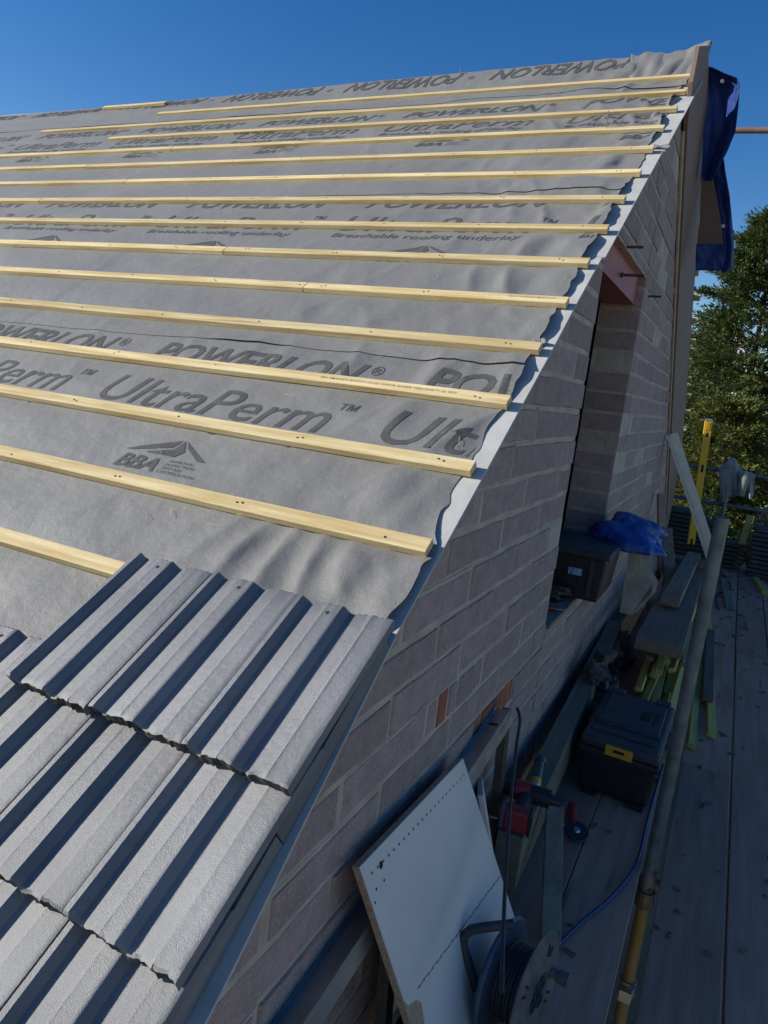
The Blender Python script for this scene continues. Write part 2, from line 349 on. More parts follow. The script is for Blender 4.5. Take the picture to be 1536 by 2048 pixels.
def cut(V, F, gx, gy):
    bm = bmesh.new(); vs = [bm.verts.new((a, b, 0)) for a, b in V]
    for q in F:
        try: bm.faces.new([vs[i] for i in q])
        except ValueError: pass
    if gx:
        for a in np.arange(V[:, 0].min() + gx, V[:, 0].max(), gx):
            bmesh.ops.bisect_plane(bm, geom=bm.verts[:] + bm.edges[:] + bm.faces[:], plane_co=(a, 0, 0), plane_no=(1, 0, 0))
        for b in np.arange(V[:, 1].min() + gy, V[:, 1].max(), gy):
            bmesh.ops.bisect_plane(bm, geom=bm.verts[:] + bm.edges[:] + bm.faces[:], plane_co=(0, b, 0), plane_no=(0, 1, 0))
    bmesh.ops.triangulate(bm, faces=bm.faces[:])
    bm.verts.index_update()
    V2 = np.array([tuple(v.co)[:2] for v in bm.verts]); F2 = [tuple(v.index for v in f.verts) for f in bm.faces]; bm.free()
    return V2, F2
PITCHX = 1.09
TX = {
    'pow': text_flat('POWERLON', 0.87, 0.118, 0.30, 0.024, 0.016, 0.02),
    'powr': text_flat('POWERLON', 0.87, 0.150, 0.30, 0.020, 0.02, 0.015),
    'reg': text_flat('®', 0.042, 0.050, 0.0, 0.0),
    'ult': text_flat('UltraPerm', 0.90, 0.140, 0.27, 0.004, 0.016, 0.02),
    'tm': text_flat('™', 0.062, 0.062, 0.15, 0.0),
    'bre': text_flat('Breathable roofing underlay', 0.865, 0.040, 0.18, -0.002),
}
def bba():
    V = []; F = []
    def put(b, w, c, x, y, off=0.0):
        v, f = text_flat(b, w, c, 0.22, off, 0.04, 0.04); o = sum(len(a) for a in V)
        V.append(v + np.array([x, y])); F.extend([tuple(i + o for i in q) for q in f])
    put('BBA', 0.158, 0.058, 0.0, 0.0, 0.03)
    for i, w in enumerate(['APPROVAL', 'INSPECTION', 'TESTING', 'CERTIFICATION']): put(w, [0.09, 0.105, 0.075, 0.135][i], 0.0105, 0.172 + 0.003 * (3 - i), 0.052 - i * 0.0165)
    for tri in ([(-0.01, 0.076), (0.16, 0.150), (0.145, 0.112), (0.02, 0.076)], [(0.07, 0.076), (0.155, 0.105), (0.17, 0.15), (0.20, 0.104), (0.18, 0.076)], [(0.178, 0.150), (0.30, 0.076), (0.268, 0.076), (0.20, 0.120)]):
        a = np.array(tri); v, f = cut(a, [tuple(range(len(tri)))], 0.03, 0.03); o = sum(len(q) for q in V)
        V.append(v); F.extend([tuple(i + o for i in q) for q in f])
    return np.concatenate(V), F
TX['bba'] = bba()
def lettering(key, x0, s0, k, flip=False):
    V, F = TX[key]; X = V[:, 0]; Y = V[:, 1]
    x = x0 + X if not flip else x0 - X; s = s0 + Y if not flip else s0 - Y
    keep = x.max() < edge(np.array([s0]))[0] + 0.05
    msk = x < edge(s) - 0.004
    F = [q for q in F if msk[list(q)].all()]
    if not F: return
    used = sorted(set(i for q in F for i in q)); mp = {a: b for b, a in enumerate(used)}
    x = x[used]; s = s[used]; F = [tuple(mp[i] for i in q) for q in F]
    lo = LAPS[k] if k else -0.95
    h = layer(x, s, k, lo + (lapline(x, k) if k else 0)) + 0.0014
    if k == 3: h = h + 0.010 * np.sin(np.pi * np.clip((s - 3.8) / 0.3, 0, 1)) * (vn(x * 3, s * 2, 15)) + 0.001 + rise(x, s)
    mb = MB(); mb.add(RPn(x, s, h).tolist(), F)
    ob('lettering', mb, 'ink', sheets[k])
for k, (sb, xo) in enumerate([(0.0, 0.0), (1.372, 0.205), (2.735, -0.225)]):
    for i in range(-1, 8 if k < 2 else 7):
        x0 = -1.395 - PITCHX * i + xo
        if x0 > 0 or x0 < XL + 1: continue
        if k == 0 and i > 3: continue
        lettering('ult', x0, 0.322 + sb, k); lettering('tm', x0 + 0.905, 0.322 + sb + 0.082, k)
        lettering('pow', x0 + 0.02, 0.572 + sb, k); lettering('reg', x0 + 0.905, 0.572 + sb + 0.065, k)
        lettering('bre', x0 + 0.01, 0.254 + sb, k)
        lettering('bba', x0 + 0.335, 0.040 + sb, k)
for i in range(6): lettering('powr', -0.40 - PITCHX * i, 4.088, 3, True); lettering('reg', -0.30 - PITCHX * i, 4.03, 3, True)

# ---- battens (rows from the eaves up); some rows are two lengths butted together
random.seed(11)
nailm = None
def batten(x0, x1, s, name='batten', dh=0.0):
    n = max(2, int((x1 - x0) / 0.35)); mb = MB(); V = []
    for i in range(n + 1):
        x = x0 + (x1 - x0) * i / n; ds = 0.0035 * (vn(x * 0.9, s * 7, 21) - 0.5) * 2; hh = 0.0012 * (vn(x * 1.3, s * 5, 22) - .5) + dh
        for (a, b) in ((-BW, -BT + 0.0035), (0, -BT + 0.0035), (0, 0), (-BW, 0)): V.append(RP(x, s + a + ds, b + hh))
    F = [(3, 2, 1, 0)] + [tuple(n * 4 + q for q in range(4))]
    for i in range(n):
        for q in range(4): F.append((i * 4 + q, i * 4 + (q + 1) % 4, (i + 1) * 4 + (q + 1) % 4, (i + 1) * 4 + q))
    mb.add(V, F)
    o = ob(name, mb, 'batten', roof, bevel=0.0018)
    return o
nmesh = bpy.data.meshes.new('nail')
bm = bmesh.new(); bmesh.ops.create_cone(bm, cap_ends=True, segments=8, radius1=0.0030, radius2=0.0030, depth=0.0016); bm.to_mesh(nmesh); bm.free(); nmesh.materials.append(M['nail'])
nrot = Matrix.Rotation(PITCH, 4, 'X')
def nails(bo, x0, x1, s):
    x = -0.09 - random.uniform(0, .02)
    while x > max(x0, -2.6):
        if x < x1:
            for dx in ((0, 0.016) if random.random() < 0.45 else (0,)):
                n = bpy.data.objects.new('nail', nmesh); COL.objects.link(n); n.parent = bo
                n.location = Vector(RP(x + dx, s - BW * random.uniform(0.35, 0.65), 0.0006)) - Vector(WORLD[bo.name]); n.rotation_euler = (PITCH, 0, 0)
        x -= 0.45 + random.uniform(-.03, .03)
rows = {13: [(-3.95, 0.0)], 12: [(-4.98, 0.0)], 11: [(-3.95, 0.004)], 10: [(-3.1, -0.006), (-8.4, -3.104)], 9: [(-3.62, 0.0), (-8.4, -3.624)], 8: [(-3.0, 0.002), (-8.4, -3.003)],
        7: [(-3.45, 0.0), (-8.4, -3.454)], 6: [(-8.4, 0.0)], 5: [(-1.62, 0.0), (-6.5, -1.624)], 4: [(-1.02, 0.003), (-6.0, -1.023)], 3: [(-6.0, 0.0)], 2: [(-5.5, -0.003)], 1: [(-5.0, 0.002)], 0: [(-5.0, 0.004)], -1: [(-4.5, 0.0)], -2: [(-4.5, 0.0)], -3: [(-3.5, 0.0)]}
stampbat = {}
for n, segs in rows.items():
    for (a, b) in segs:
        o = batten(a, b, n * G); stampbat[n] = o if n not in stampbat else stampbat[n]
        if 0 <= n <= 9: nails(o, a, b, n * G)
batten(-4.75, -4.05, 4.02, dh=0.02)
def flatwrite(body, width, cap, fn, parent, m, shear=0.0, offset=0.0):
    V, F = text_flat(body, width, cap, shear, offset, None, None)
    mb = MB(); mb.add([fn(a, b) for a, b in V], F); return ob('lettering', mb, m, parent)
flatwrite('IBA SWEDEN BS5534 25x50 WPCA SUPER YELLOW™ © TFT', 0.46, 0.009, lambda a, b: RP(-0.62 + a, 2 * G - 0.024 + b, 0.0016), stampbat[2], 'stamp', 0.1)
flatwrite('SUPER YELLOW', 0.33, 0.016, lambda a, b: RP(-2.78 + a, 11 * G - BW - 0.0045, -0.021 + b), stampbat[11], 'stamp2', 0.0, 0.02)
flatwrite('IBA SWEDEN BS5534', 0.16, 0.008, lambda a, b: RP(-0.20 + a, 4 * G - 0.022 + b, 0.0016), stampbat[4], 'stamp', 0.1)

# ---- undercloak boards along the near verge
for (a, b, xe, xi) in ((-1.55, -0.262, 0.028, -0.14), (-0.259, 0.86, 0.027, -0.14), (0.863, 1.52, 0.026, -0.14), (1.523, 2.62, 0.037, -0.13), (2.623, 3.745, 0.045, -0.13)):
    mb = MB(); V = []
    for s in np.linspace(a, b, 7):
        w = 0.003 * (vn(s * 3, 1, 31) - .5) + (0.030 * min(max((-0.26 - s) / 0.72, 0), 1) if b < 0 else 0)
        for (x, h) in ((xi, -BT - 0.0085), (xe + w, -BT - 0.0085), (xe + w, -BT - 0.0015), (xi, -BT - 0.0015)): V.append(RP(x, s, h))
    F = [(0, 1, 2, 3), tuple(24 + q for q in (3, 2, 1, 0))]
    for i in range(6):
        for q in range(4): F.append((i * 4 + q, (i + 1) * 4 + q, (i + 1) * 4 + (q + 1) % 4, i * 4 + (q + 1) % 4))
    mb.add(V, F); o = ob('undercloak_board', mb, 'cement', roof)
# torn pieces of underlay along the verge
for (x, s, L, ang, cl) in ((-0.045, 0.905, 0.055, -0.15, 0.014), (-0.02, 2.66, 0.10, -0.35, 0.015)):
    P = []
    for i, t in enumerate(np.linspace(0, 1, 9)):
        w = 0.035 * (1 - 0.75 * t)
        P.append([RP(x + L * t * math.cos(ang) - q * w * math.sin(ang), s + L * t * math.sin(ang) + q * w * math.cos(ang), -BT + 0.006 + cl * math.sin(t * 2.4) * (0.5 + 0.4 * q) + 0.004 * math.sin(9 * t + 3 * q)) for q in np.linspace(-.5, .5, 5)])
    ob('torn_underlay_strip', MB().grid(P), 'underlay', roof, smooth=60, solid=0.001)
# long nails left standing proud
for (x, s, L) in ((-0.28, 10 * G - 0.02, 0.075), (-1.52, 4.08, 0.06)):
    ob('standing_nail', MB().tube([RP(x, s, -0.005), RP(x + 0.004, s + 0.01, L)], 0.0026, 8), 'galv', roof)
# dry grass stalks / wood splinters
random.seed(3)
for i in range(24):
    x = -abs(random.gauss(0, 0.45)) - 0.03; s = random.uniform(-0.2, 1.3); a = random.uniform(0, 3.1); L = random.uniform(0.012, 0.05)
    h = float(layer(np.array([x]), np.array([s]), 1, 0)[0]) + 0.004
    ob('wood_splinter', MB().tube([RP(x, s, h), RP(x + L * math.cos(a) * .5, s + L * math.sin(a) * .5, h + 0.004), RP(x + L * math.cos(a), s + L * math.sin(a), h + 0.001)], 0.0005, 4), 'batten', roof)

# ---- interlocking concrete tiles
TW, TL_ = 0.230, 0.400
prof = [(0.000, 0.0180), (0.011, 0.0185), (0.0135, 0.0165), (0.023, 0.0015), (0.028, 0.0000), (0.037, 0.0000), (0.0405, 0.0085), (0.076, 0.0168), (0.0775, 0.0176), (0.079, 0.0172), (0.110, 0.0185), (0.1125, 0.0170),
        (0.124, 0.0015), (0.129, 0.0000), (0.141, 0.0000), (0.1445, 0.0085), (0.180, 0.0166), (0.1815, 0.0174), (0.183, 0.0170), (0.222, 0.0180), (0.2275, 0.0165)]
def tile_mesh(seed, verge=False):
    rg = np.random.default_rng(seed)
    # densify across
    px_, pz_ = [], []
    for i in range(len(prof) - 1):
        m_ = max(1, int((prof[i + 1][0] - prof[i][0]) / 0.006))
        for q in range(m_):
            t = q / m_; px_.append(prof[i][0] + (prof[i + 1][0] - prof[i][0]) * t); pz_.append(prof[i][1] + (prof[i + 1][1] - prof[i][1]) * t)
    px_.append(prof[-1][0]); pz_.append(prof[-1][1]); px_ = np.array(px_); pz_ = np.array(pz_); n = len(px_)
    ts = [0.0, 0.006, 0.05, 0.2, 0.33, 0.385, 0.395, TL_]
    V = []; F = []
    def lift(t): return 0.001 + 0.041 * t / TL_
    rag = 0.0035 * (vn(px_ * 42, seed * 3.0, 41) - 0.5) + 0.0055 * (vn(px_ * 150, seed * 5.0, 42) - 0.5) + rg.normal(0, 0.0005, n); ragz = 0.004 * (vn(px_ * 60, seed * 2.0, 43) - 0.5)
    for a, t in enumerate(ts):
        for i in range(n):
            tt = t; z = pz_[i] + 0.014
            if a == 0: tt = t + 0.0035 * abs(rg.normal(0, 0.6)); z -= 0.003
            if a >= 6: tt = t + rag[i] * (0.6 if a == 6 else 1.0)
            if a == 7: z = z - 0.0028 + ragz[i]
            z += rg.normal(0, 0.00022)
            V.append((px_[i], -tt, z + lift(t)))
    for a in range(len(ts) - 1):
        for i in range(n - 1): F.append((a * n + i, (a + 1) * n + i, (a + 1) * n + i + 1, a * n + i + 1))
    top = len(F)
    o = len(V)                                   # underside
    for t in (0.0, TL_):
        for i in range(n):
            V.append((px_[i], -t - (rag[i] * 1.4 + 0.002 * abs(rg.normal()) if t else 0), lift(t) + max(pz_[i] - 0.004, 0.0) * (0.9 if t == 0 else 0.75) - (0.002 if t else 0)))
    last = (len(ts) - 1) * n
    for i in range(n - 1):
        F.append((o + i, o + i + 1, o + n + i + 1, o + n + i))
        F.append((i, i + 1, o + i + 1, o + i))
        F.append((last + i, o + n + i, o + n + i + 1, last + i + 1))
    for i in (0, n - 1):
        ring = [a * n + i for a in range(len(ts))] + [o + n + i, o + i]
        F.append(tuple(ring if i == 0 else ring[::-1]))
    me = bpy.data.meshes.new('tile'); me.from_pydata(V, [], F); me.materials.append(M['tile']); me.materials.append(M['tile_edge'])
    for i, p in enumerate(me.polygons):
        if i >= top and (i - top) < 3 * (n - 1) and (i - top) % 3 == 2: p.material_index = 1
    me.polygons.foreach_set('use_smooth', [True] * len(me.polygons)); me.set_sharp_from_angle(angle=math.radians(32))
    me.update(); return me
tms = [tile_mesh(50 + i) for i in range(4)]
holem = bpy.data.meshes.new('nail_hole'); bm = bmesh.new(); bmesh.ops.create_circle(bm, cap_ends=True, segments=10, radius=0.0045); bm.to_mesh(holem); bm.free(); holem.materials.append(M['hole'])
random.seed(5)
Rt = Matrix.Rotation(PITCH, 4, 'X')
for c in range(4):
    stop = -0.268 - G * c
    nt = 3 if c == 0 else 9
    for i in range(nt):
        xr = 0.036 + random.uniform(-.002, .002) - TW * i
        if c > 0 and i == 8: pass
        o = bpy.data.objects.new('tile', random.choice(tms)); COL.objects.link(o); o.parent = roof
        ds = random.uniform(-.004, .004)
        o.location = RP(xr - TW, stop + ds, random.uniform(0, 0.0012)); o.rotation_euler = (PITCH, 0, random.uniform(-.004, .004))
        if c == 0 or (c == 1 and i > 2):
            hO = bpy.data.objects.new('nail_hole', holem); COL.objects.link(hO); hO.parent = o; hO.location = (0.088, -0.030, 0.0375 - 0.0012)
# dark bedding strip that closes the verge between the tile ends and the undercloak
for (sa, sb_) in ((-0.30, -0.72), (-0.723, -1.13), (-1.133, -1.50)):
    ob('verge_strip', MB().hexa([RP(0.004, sb_, -BT), RP(0.031, sb_, -BT), RP(0.030, sa, -BT), RP(0.004, sa, -BT), RP(0.004, sb_, 0.024), RP(0.029, sb_, 0.024), RP(0.029, sa, 0.012), RP(0.004, sa, 0.012)]), 'tile', roof)

# ---- far slope: deck and batten ends
FP = math.atan(0.62)
def far(y, h=0.0): return 2.405 - 0.62 * (y - 3.33) + h
ob('far_slope_underlay', MB().hexa([(XL, RY, far(RY, -.06)), (-0.03, RY, far(RY, -.06)), (-0.03, 7.2, far(7.2, -.06)), (XL, 7.2, far(7.2, -.06)),
                                    (XL, RY, far(RY, -.035)), (-0.03, RY, far(RY, -.035)), (-0.03, 7.2, far(7.2, -.035)), (XL, 7.2, far(7.2, -.035))]), 'underlay', roof)
for n in range(6, 14):
    yy = RY + (n * G + 0.05) * math.cos(FP)
    ob('batten', MB().box((-2.535, yy, far(yy, 0.006)), (5.2 + random.uniform(-.02, .05), 0.05, 0.026), Matrix.Rotation(-FP, 3, 'X')), 'batten', roof)

# ------------------------------------------------------------------ gable wall
wall = thing('gable_wall', (0, 1.0, GR), 'long grey concrete block gable wall in shade under the verge', 'wall')
TP = SN / CS
def clip(poly, a, b, c):         # keep a*y + b*z <= c
    out = []
    for i in range(len(poly)):
        p, q = poly[i], poly[(i + 1) % len(poly)]; dp = a * p[0] + b * p[1] - c; dq = a * q[0] + b * q[1] - c
        if dp <= 0: out.append(p)
        if dp * dq < 0:
            t = dp / (dp - dq); out.append((p[0] + (q[0] - p[0]) * t, p[1] + (q[1] - p[1]) * t))
    return out
def area(p): return abs(sum(p[i][0] * p[(i + 1) % len(p)][1] - p[(i + 1) % len(p)][0] * p[i][1] for i in range(len(p)))) / 2
YB, ZB, SB = 3.62, 1.38, 0.66    # line where the wide barge board covers the wall
def keep(poly):
    p = clip(poly, -TP, 1, -(BT + 0.012) / CS)         # under the near roof
    if len(p) > 2: p = clip(p, SB, 1, ZB + SB * YB)
    return p
JN, JF, SILL, HEAD = 1.455, 2.585, -0.60, 0.885
def pieces(y0, y1, z0, z1):
    R = []
    for (a, b) in ((y0, min(y1, JN)), (max(y0, JN), min(y1, JF)), (max(y0, JF), y1)):
        if b - a < 0.02: continue
        mid = (a + b) / 2
        if JN < mid < JF:
            if z1 <= SILL + 1e-6: R.append((a, b, z0, z1))
            elif z0 >= HEAD + 0.14: R.append((a, b, z0, z1))
            else:
                if z0 < SILL - 0.02: R.append((a, b, z0, SILL - 0.012))
                if z1 > HEAD + 0.16: R.append((a, b, max(z0, HEAD + 0.14), z1))
        else: R.append((a, b, z0, z1))
    return R
CH, CL = 0.1105, 0.4465
random.seed(21)
mort = MB()
def blockpoly(poly, m, name, inset=0.0088):
    if len(poly) < 3 or area(poly) < 0.0012: return
    c = (sum(p[0] for p in poly) / len(poly), sum(p[1] for p in poly) / len(poly))
    x1 = random.uniform(-0.004, 0.003)
    def shrink(dd):
        P = []
        n = len(poly)
        ccw = sum(poly[i][0] * poly[(i + 1) % n][1] - poly[(i + 1) % n][0] * poly[i][1] for i in range(n)) > 0
        P = poly if ccw else poly[::-1]
        Q = P
        for i in range(n):
            (ay, az), (by, bz) = P[i], P[(i + 1) % n]; L = math.hypot(by - ay, bz - az)
            if L < 1e-6: continue
            ny, nz = (bz - az) / L, -(by - ay) / L
            Q = clip(Q, ny, nz, ny * ay + nz * az - dd)
            if len(Q) < 3: return None
        return Q
    A = shrink(inset * random.uniform(0.7, 1.3)); 
    if not A: return
    n = len(A); cc = (sum(p[0] for p in A) / n, sum(p[1] for p in A) / n)
    def tow(p, q, amt):
        L = math.hypot(p[0] - q[0], p[1] - q[1]); k = max(0, 1 - amt / L) if L > 0 else 1
        return (q[0] + (p[0] - q[0]) * k, q[1] + (p[1] - q[1]) * k)
    if max(p[0] for p in A) < 2.62 and name == 'concrete_block':
        A2 = []
        for i in range(n):
            p, q = A[i], A[(i + 1) % n]; L = math.hypot(p[0] - q[0], p[1] - q[1]); m_ = max(1, int(L / 0.075))
            for k_ in range(m_):
                t = k_ / m_; j = 0.0022 if k_ else 0.001
                A2.append((p[0] + (q[0] - p[0]) * t + random.uniform(-j, j), p[1] + (q[1] - p[1]) * t + random.uniform(-j, j)))
        A = A2; n = len(A)
    B = [tow(p, cc, 0.0030 + random.uniform(0, 0.004)) for p in A]
    V = [(-0.219, y, z) for y, z in A] + [(x1 - 0.0045 - random.uniform(0, .002), y, z) for y, z in A] + [(x1, y, z) for y, z in B]
    F = [tuple(range(n - 1, -1, -1)), tuple(range(2 * n, 3 * n))]
    for a in (0, n):
        for i in range(n): F.append((a + i, a + (i + 1) % n, a + n + (i + 1) % n, a + n + i))
    mb = MB().add(V, F); return ob(name, mb, m, wall)
row = 0
z = -0.019 - 13 * CH
while z < 2.3:
    ri = int(round((z + 0.019) / CH))
    off = 1.455 - 0.425 - (0.0 if ri % 2 else -0.2055)
    y = off - CL * 6
    while y < 7.2:
        yj = random.uniform(-.004, .004)
        for (a, b, c, e) in pieces(y, y + CL, z, z + CH):
            poly = keep([(a, c), (b, c), (b, e), (a, e)])
            if len(poly) < 3 or area(poly) < 0.0008: continue
            if c < -1.75: continue
            x0m = -0.0035 + random.uniform(-.002, .0015)
            poly_ = poly; mp_ = [(min(q[0], JN - 0.010) if abs(q[0] - JN) < 1e-4 and b <= JN + 1e-4 else (JF + 0.010 if abs(q[0] - JF) < 1e-4 and a >= JF - 1e-4 else q[0]), q[1]) for q in poly]; poly = mp_
            n = len(poly); V = [(-0.2185, q[0], q[1]) for q in poly] + [(x0m, q[0], q[1]) for q in poly]
            mort.add(V, [tuple(range(n - 1, -1, -1)), tuple(range(n, 2 * n))] + [(i, (i + 1) % n, n + (i + 1) % n, n + i) for i in range(n)])
            poly = poly_
            cy, cz = (a + b) / 2, (c + e) / 2
            isb = (0.30 < cy < 0.62 and -0.56 < cz < -0.44) or (0.55 < cy < 0.95 and -0.90 < cz < -0.68 and random.random() < .8) or (-.2 < cy < .5 and -1.0 < cz < -.87 and random.random() < .5)
            if isb:
                k = 3; yy = a
                while yy < b - 0.03:
                    w = random.choice((0.075, 0.11, 0.15)); y2 = min(b, yy + w)
                    pp = keep([(yy, c), (y2, c), (y2, e), (yy, e)])
                    blockpoly(pp, 'brick' if random.random() < 0.55 else 'block', 'brick', 0.008); yy = y2
            else: blockpoly(poly, 'block', 'concrete_block')
        y += CL
    z += CH
ob('mortar', mort, 'mortar', wall)
ob('window_sill', MB().box((-0.13, (JN + JF) / 2, SILL - 0.004), (0.29, JF - JN - 0.01, 0.016)), 'concrete', wall, bevel=0.003)
# wide barge boards over the far half of the gable
XB = 0.008
pk1 = at(1418, 91, 0, 0.032); pk0 = at(1400, 92, 0, 0.032)
mb = MB().prism([(XB, 2.86, 1.882), (XB, 6.62, ZB - SB * (6.62 - YB)), (XB, 6.62, far(6.62, .02)), (XB, 3.62, far(3.62, .02)), (XB, pk1.y, pk1.z), (XB, pk0.y, pk0.z), (XB, pk0.y - 0.02, 2.05)], (0.024, 0, 0))
ob('barge_board', mb, 'barge', wall, bevel=0.002)
mb = MB().prism([(0.006, 6.63, ZB - SB * (6.63 - YB)), (0.006, 7.35, ZB - SB * (7.35 - YB)), (0.006, 7.35, far(7.35, .02)), (0.006, 6.63, far(6.63, .02))], (0.022, 0, 0))
ob('barge_board', mb, 'barge', wall, bevel=0.002)
# light bead of sealant where the boards meet the blocks
ob('sealant_bead', MB().tube([(0.008, y, ZB - SB * (y - YB) - 0.006 + 0.003 * math.sin(y * 31)) for y in np.linspace(2.9, 7.3, 60)], 0.011, 6), 'mortar', wall, smooth=50)
# the house behind: plain walls that close the space under the roof
hw = thing('house_wall', (-4, 3, GR), 'plain block house walls hidden behind the gable under the roof', 'house wall')
def gprism(x, t, dz): return MB().prism([(x, -0.9, -3.4), (x, 7.1, -3.4), (x, 7.1, far(7.1) - dz), (x, RY, RZ - dz), (x, -0.9, -0.9 * TP - dz)], (t, 0, 0))
ob('wall', gprism(XL + 0.1, 0.2, 0.05), 'block', hw)
ob('wall', gprism(-1.75, 0.1, 0.2), 'block', hw)
for (c, sz) in (((-4.2, -0.72, -2.0), (8.3, 0.2, 2.75)), ((-4.2, 7.15, -1.71), (8.3, 0.2, 3.48))):
    ob('wall', MB().box(c, sz), 'block', hw)
ob('unseen_shade_block', MB().box((-2.8, 9.1, -1.42), (4.9, 3.5, 4.05)), 'block', hw)  # unseen mass added to shade the far rails, jacket and tile stacks
ob('floor_slab', MB().box((-4.2, 3.1, SILL - 0.13), (8.2, 8.0, 0.2)), 'concrete', hw)

# ------------------------------------------------------------------ steel beam in the opening
st = thing('steel_beam', (-0.1, 2.0, 0.885), 'red oxide primed steel beam over the wall opening with three projecting studs', 'steel beam')
y0, y1 = 1.50, 2.74
ob('web', MB().prism([(-0.05, y0, 0.888), (-0.05, y1, 0.888), (-0.05, y1, 1.06), (-0.05, 1.56, 1.06), (-0.05, y0, 1.015)], (0.010, 0, 0)), 'steel_red', st)
ob('bottom_flange', MB().box((-0.125, (y0 + y1) / 2, 0.894), (0.15, y1 - y0, 0.012)), 'steel_red', st)
ob('top_flange', MB().box((-0.125, (1.60 + y1) / 2, 1.054), (0.15, y1 - 1.60, 0.012)), 'steel_red', st)
for (u, v, u2, v2) in ((1238, 494, 1282, 496), (1242, 550, 1312, 551), (1283, 592, 1338, 594)):
    a = at(u, v, 0, -0.036); b = a + Vector((0.105, -0.01, 0.0))
    s_ = ob('threaded_stud', MB().tube([a, b], 0.006, 10), 'steel_dark', st, smooth=40)
    ob('nut', MB().tube([a + Vector((0.0, 0, 0)), a + Vector((0.012, -0.001, 0))], 0.012, 6), 'steel_dark', s_)

# ------------------------------------------------------------------ blue tarpaulin on the far verge
def sheet(rows, y_of, n=14, fold=0.02, ph=0.0):
    P = []
    for i, (v, uL, uR) in enumerate(rows):
        t = i / (len(rows) - 1); rw = []
        for j in range(n + 1):
            q = j / n; u = uL + (uR - uL) * q
            yv = y_of(t, q) + fold * math.sin(q * 9 + t * 5 + ph) * (0.3 + q) + 0.4 * fold * math.sin(q * 21 - t * 9)
            rw.append(at(u, v, 1, yv))
        P.append(rw)
    return P
def dens(rows, k=4):
    out = []
    for a, b in zip(rows[:-1], rows[1:]):
        for q in range(k): out.append(tuple(a[i] + (b[i] - a[i]) * q / k for i in range(3)))
    return out + [rows[-1]]
tp = thing('tarpaulin', (0.1, 3.9, 1.4), 'dark blue tarpaulin hanging off the far roof edge at the gable peak', 'tarpaulin')
up = dens([(132, 1412, 1420), (146, 1412, 1448), (156, 1411, 1474), (170, 1411, 1479), (210, 1409, 1477), (262, 1407, 1471), (300, 1405, 1456), (335, 1403, 1438), (362, 1402, 1424)])
ob('upper_fold', MB().grid(sheet(up, lambda t, q: 3.48 + 0.24 * t + 0.10 * math.sin(q * 3.0) - 0.07 * q, 16, 0.018)), 'tarp', tp, smooth=70, solid=0.002)
lowr = dens([(315, 1436, 1447), (345, 1424, 1451), (390, 1433, 1459), (440, 1442, 1464), (492, 1448, 1468), (535, 1448, 1465), (545, 1440, 1452)])
ob('lower_fold', MB().grid(sheet(lowr, lambda t, q: 3.72 + 0.16 * t - 0.05 * q, 8, 0.018, 1.0)), 'tarp', tp, smooth=70, solid=0.002)
bot = dens([(488, 1393, 1450), (505, 1392, 1452), (525, 1391, 1455), (541, 1391, 1452)], 3)
ob('bottom_fold', MB().grid(sheet(bot, lambda t, q: 3.86 + 0.04 * t, 12, 0.012, 2.0)), 'tarp', tp, smooth=70, solid=0.002)
for (u, v, y) in ((1444, 292, 3.72), (1445, 162, 3.5), (1446, 452, 3.74)):
    p = at(u, v, 1, y); ob('eyelet', MB().lathe([(0.004, 0), (0.011, -0.004), (0.012, 0.002), (0.005, 0.004)], p, (0.2, -1, -0.1), 14), 'galv', tp)
pl = dens([(330, 1404, 1422), (380, 1402, 1434), (440, 1399, 1446), (500, 1393, 1454)], 3)
tag(ob('plywood_sheet', MB().grid(sheet(pl, lambda t, q: 3.96 + 0.04 * t + 0.02 * q, 4, 0.0)), 'ply', None, solid=0.012), 'brown plywood sheet hanging under the blue tarpaulin', 'plywood')

# ------------------------------------------------------------------ scaffold
deck = struct(thing('scaffold_platform', (0.6, 3.5, FL - 0.04), 'grey weathered scaffold board platform along the gable', 'platform'))
del deck['category']; 
random.seed(9)
for i, x in enumerate((0.212, 0.438, 0.735, 0.966, 1.197, 1.428, 1.66)):
    cuts = [-1.8, random.uniform(1.6, 2.6) if i != 3 else 4.4, 8.25] if i not in (1,) else [-1.8, 5.0, 8.25]
    for a, b in zip(cuts[:-1], cuts[1:]):
        o = ob('scaffold_board', MB().box((x, (a + b) / 2, FL - 0.019 - random.uniform(0, .004)), (0.222, b - a - 0.008, 0.038), Matrix.Rotation(random.uniform(-.0015, .0015), 3, 'Z')), 'board', deck, bevel=0.004)
def tube(name, a, b, label, m='tube', rad=0.0242, group='scaffold tubes'):
    return tag(ob(name, MB().tube([a, b], rad, 20), m, None, smooth=40), label, 'scaffold tube', group)
PB = Vector((0.5835, 1.241, 0))
ring = MB()
A0 = Vector((0.5835, 1.241, 0.01)); A1 = Vector((0.5835, 1.241, GR))
pole = thing('scaffold_standard', (0.5835, 1.241, GR), 'upright grey scaffold tube with open top rising beside the black toolbox', 'scaffold tube', 'scaffold tubes')
prof_t = [(0.0205, A0.z - 0.05), (0.0205, A0.z), (0.0242, A0.z), (0.0242, FL - 0.14)]
ob('tube', MB().lathe(prof_t, (0.5835, 1.241, 0), (0, 0, 1), 24, cap=False), 'tube', pole, smooth=40)
ob('lower_tube', MB().tube([(0.5835, 1.241, FL - 0.14), (0.5835, 1.241, GR)], 0.0238, 24), 'tube_yellow', pole, smooth=40)  # lower length of the same upright, coloured yellower than above
ob('coupler', MB().tube([(0.5835, 1.241, FL - 0.10), (0.5835, 1.241, FL - 0.17)], 0.034, 12).box((0.5835, 1.28, FL - 0.135), (0.05, 0.05, 0.05)), 'steel_dark', pole, bevel=0.004)
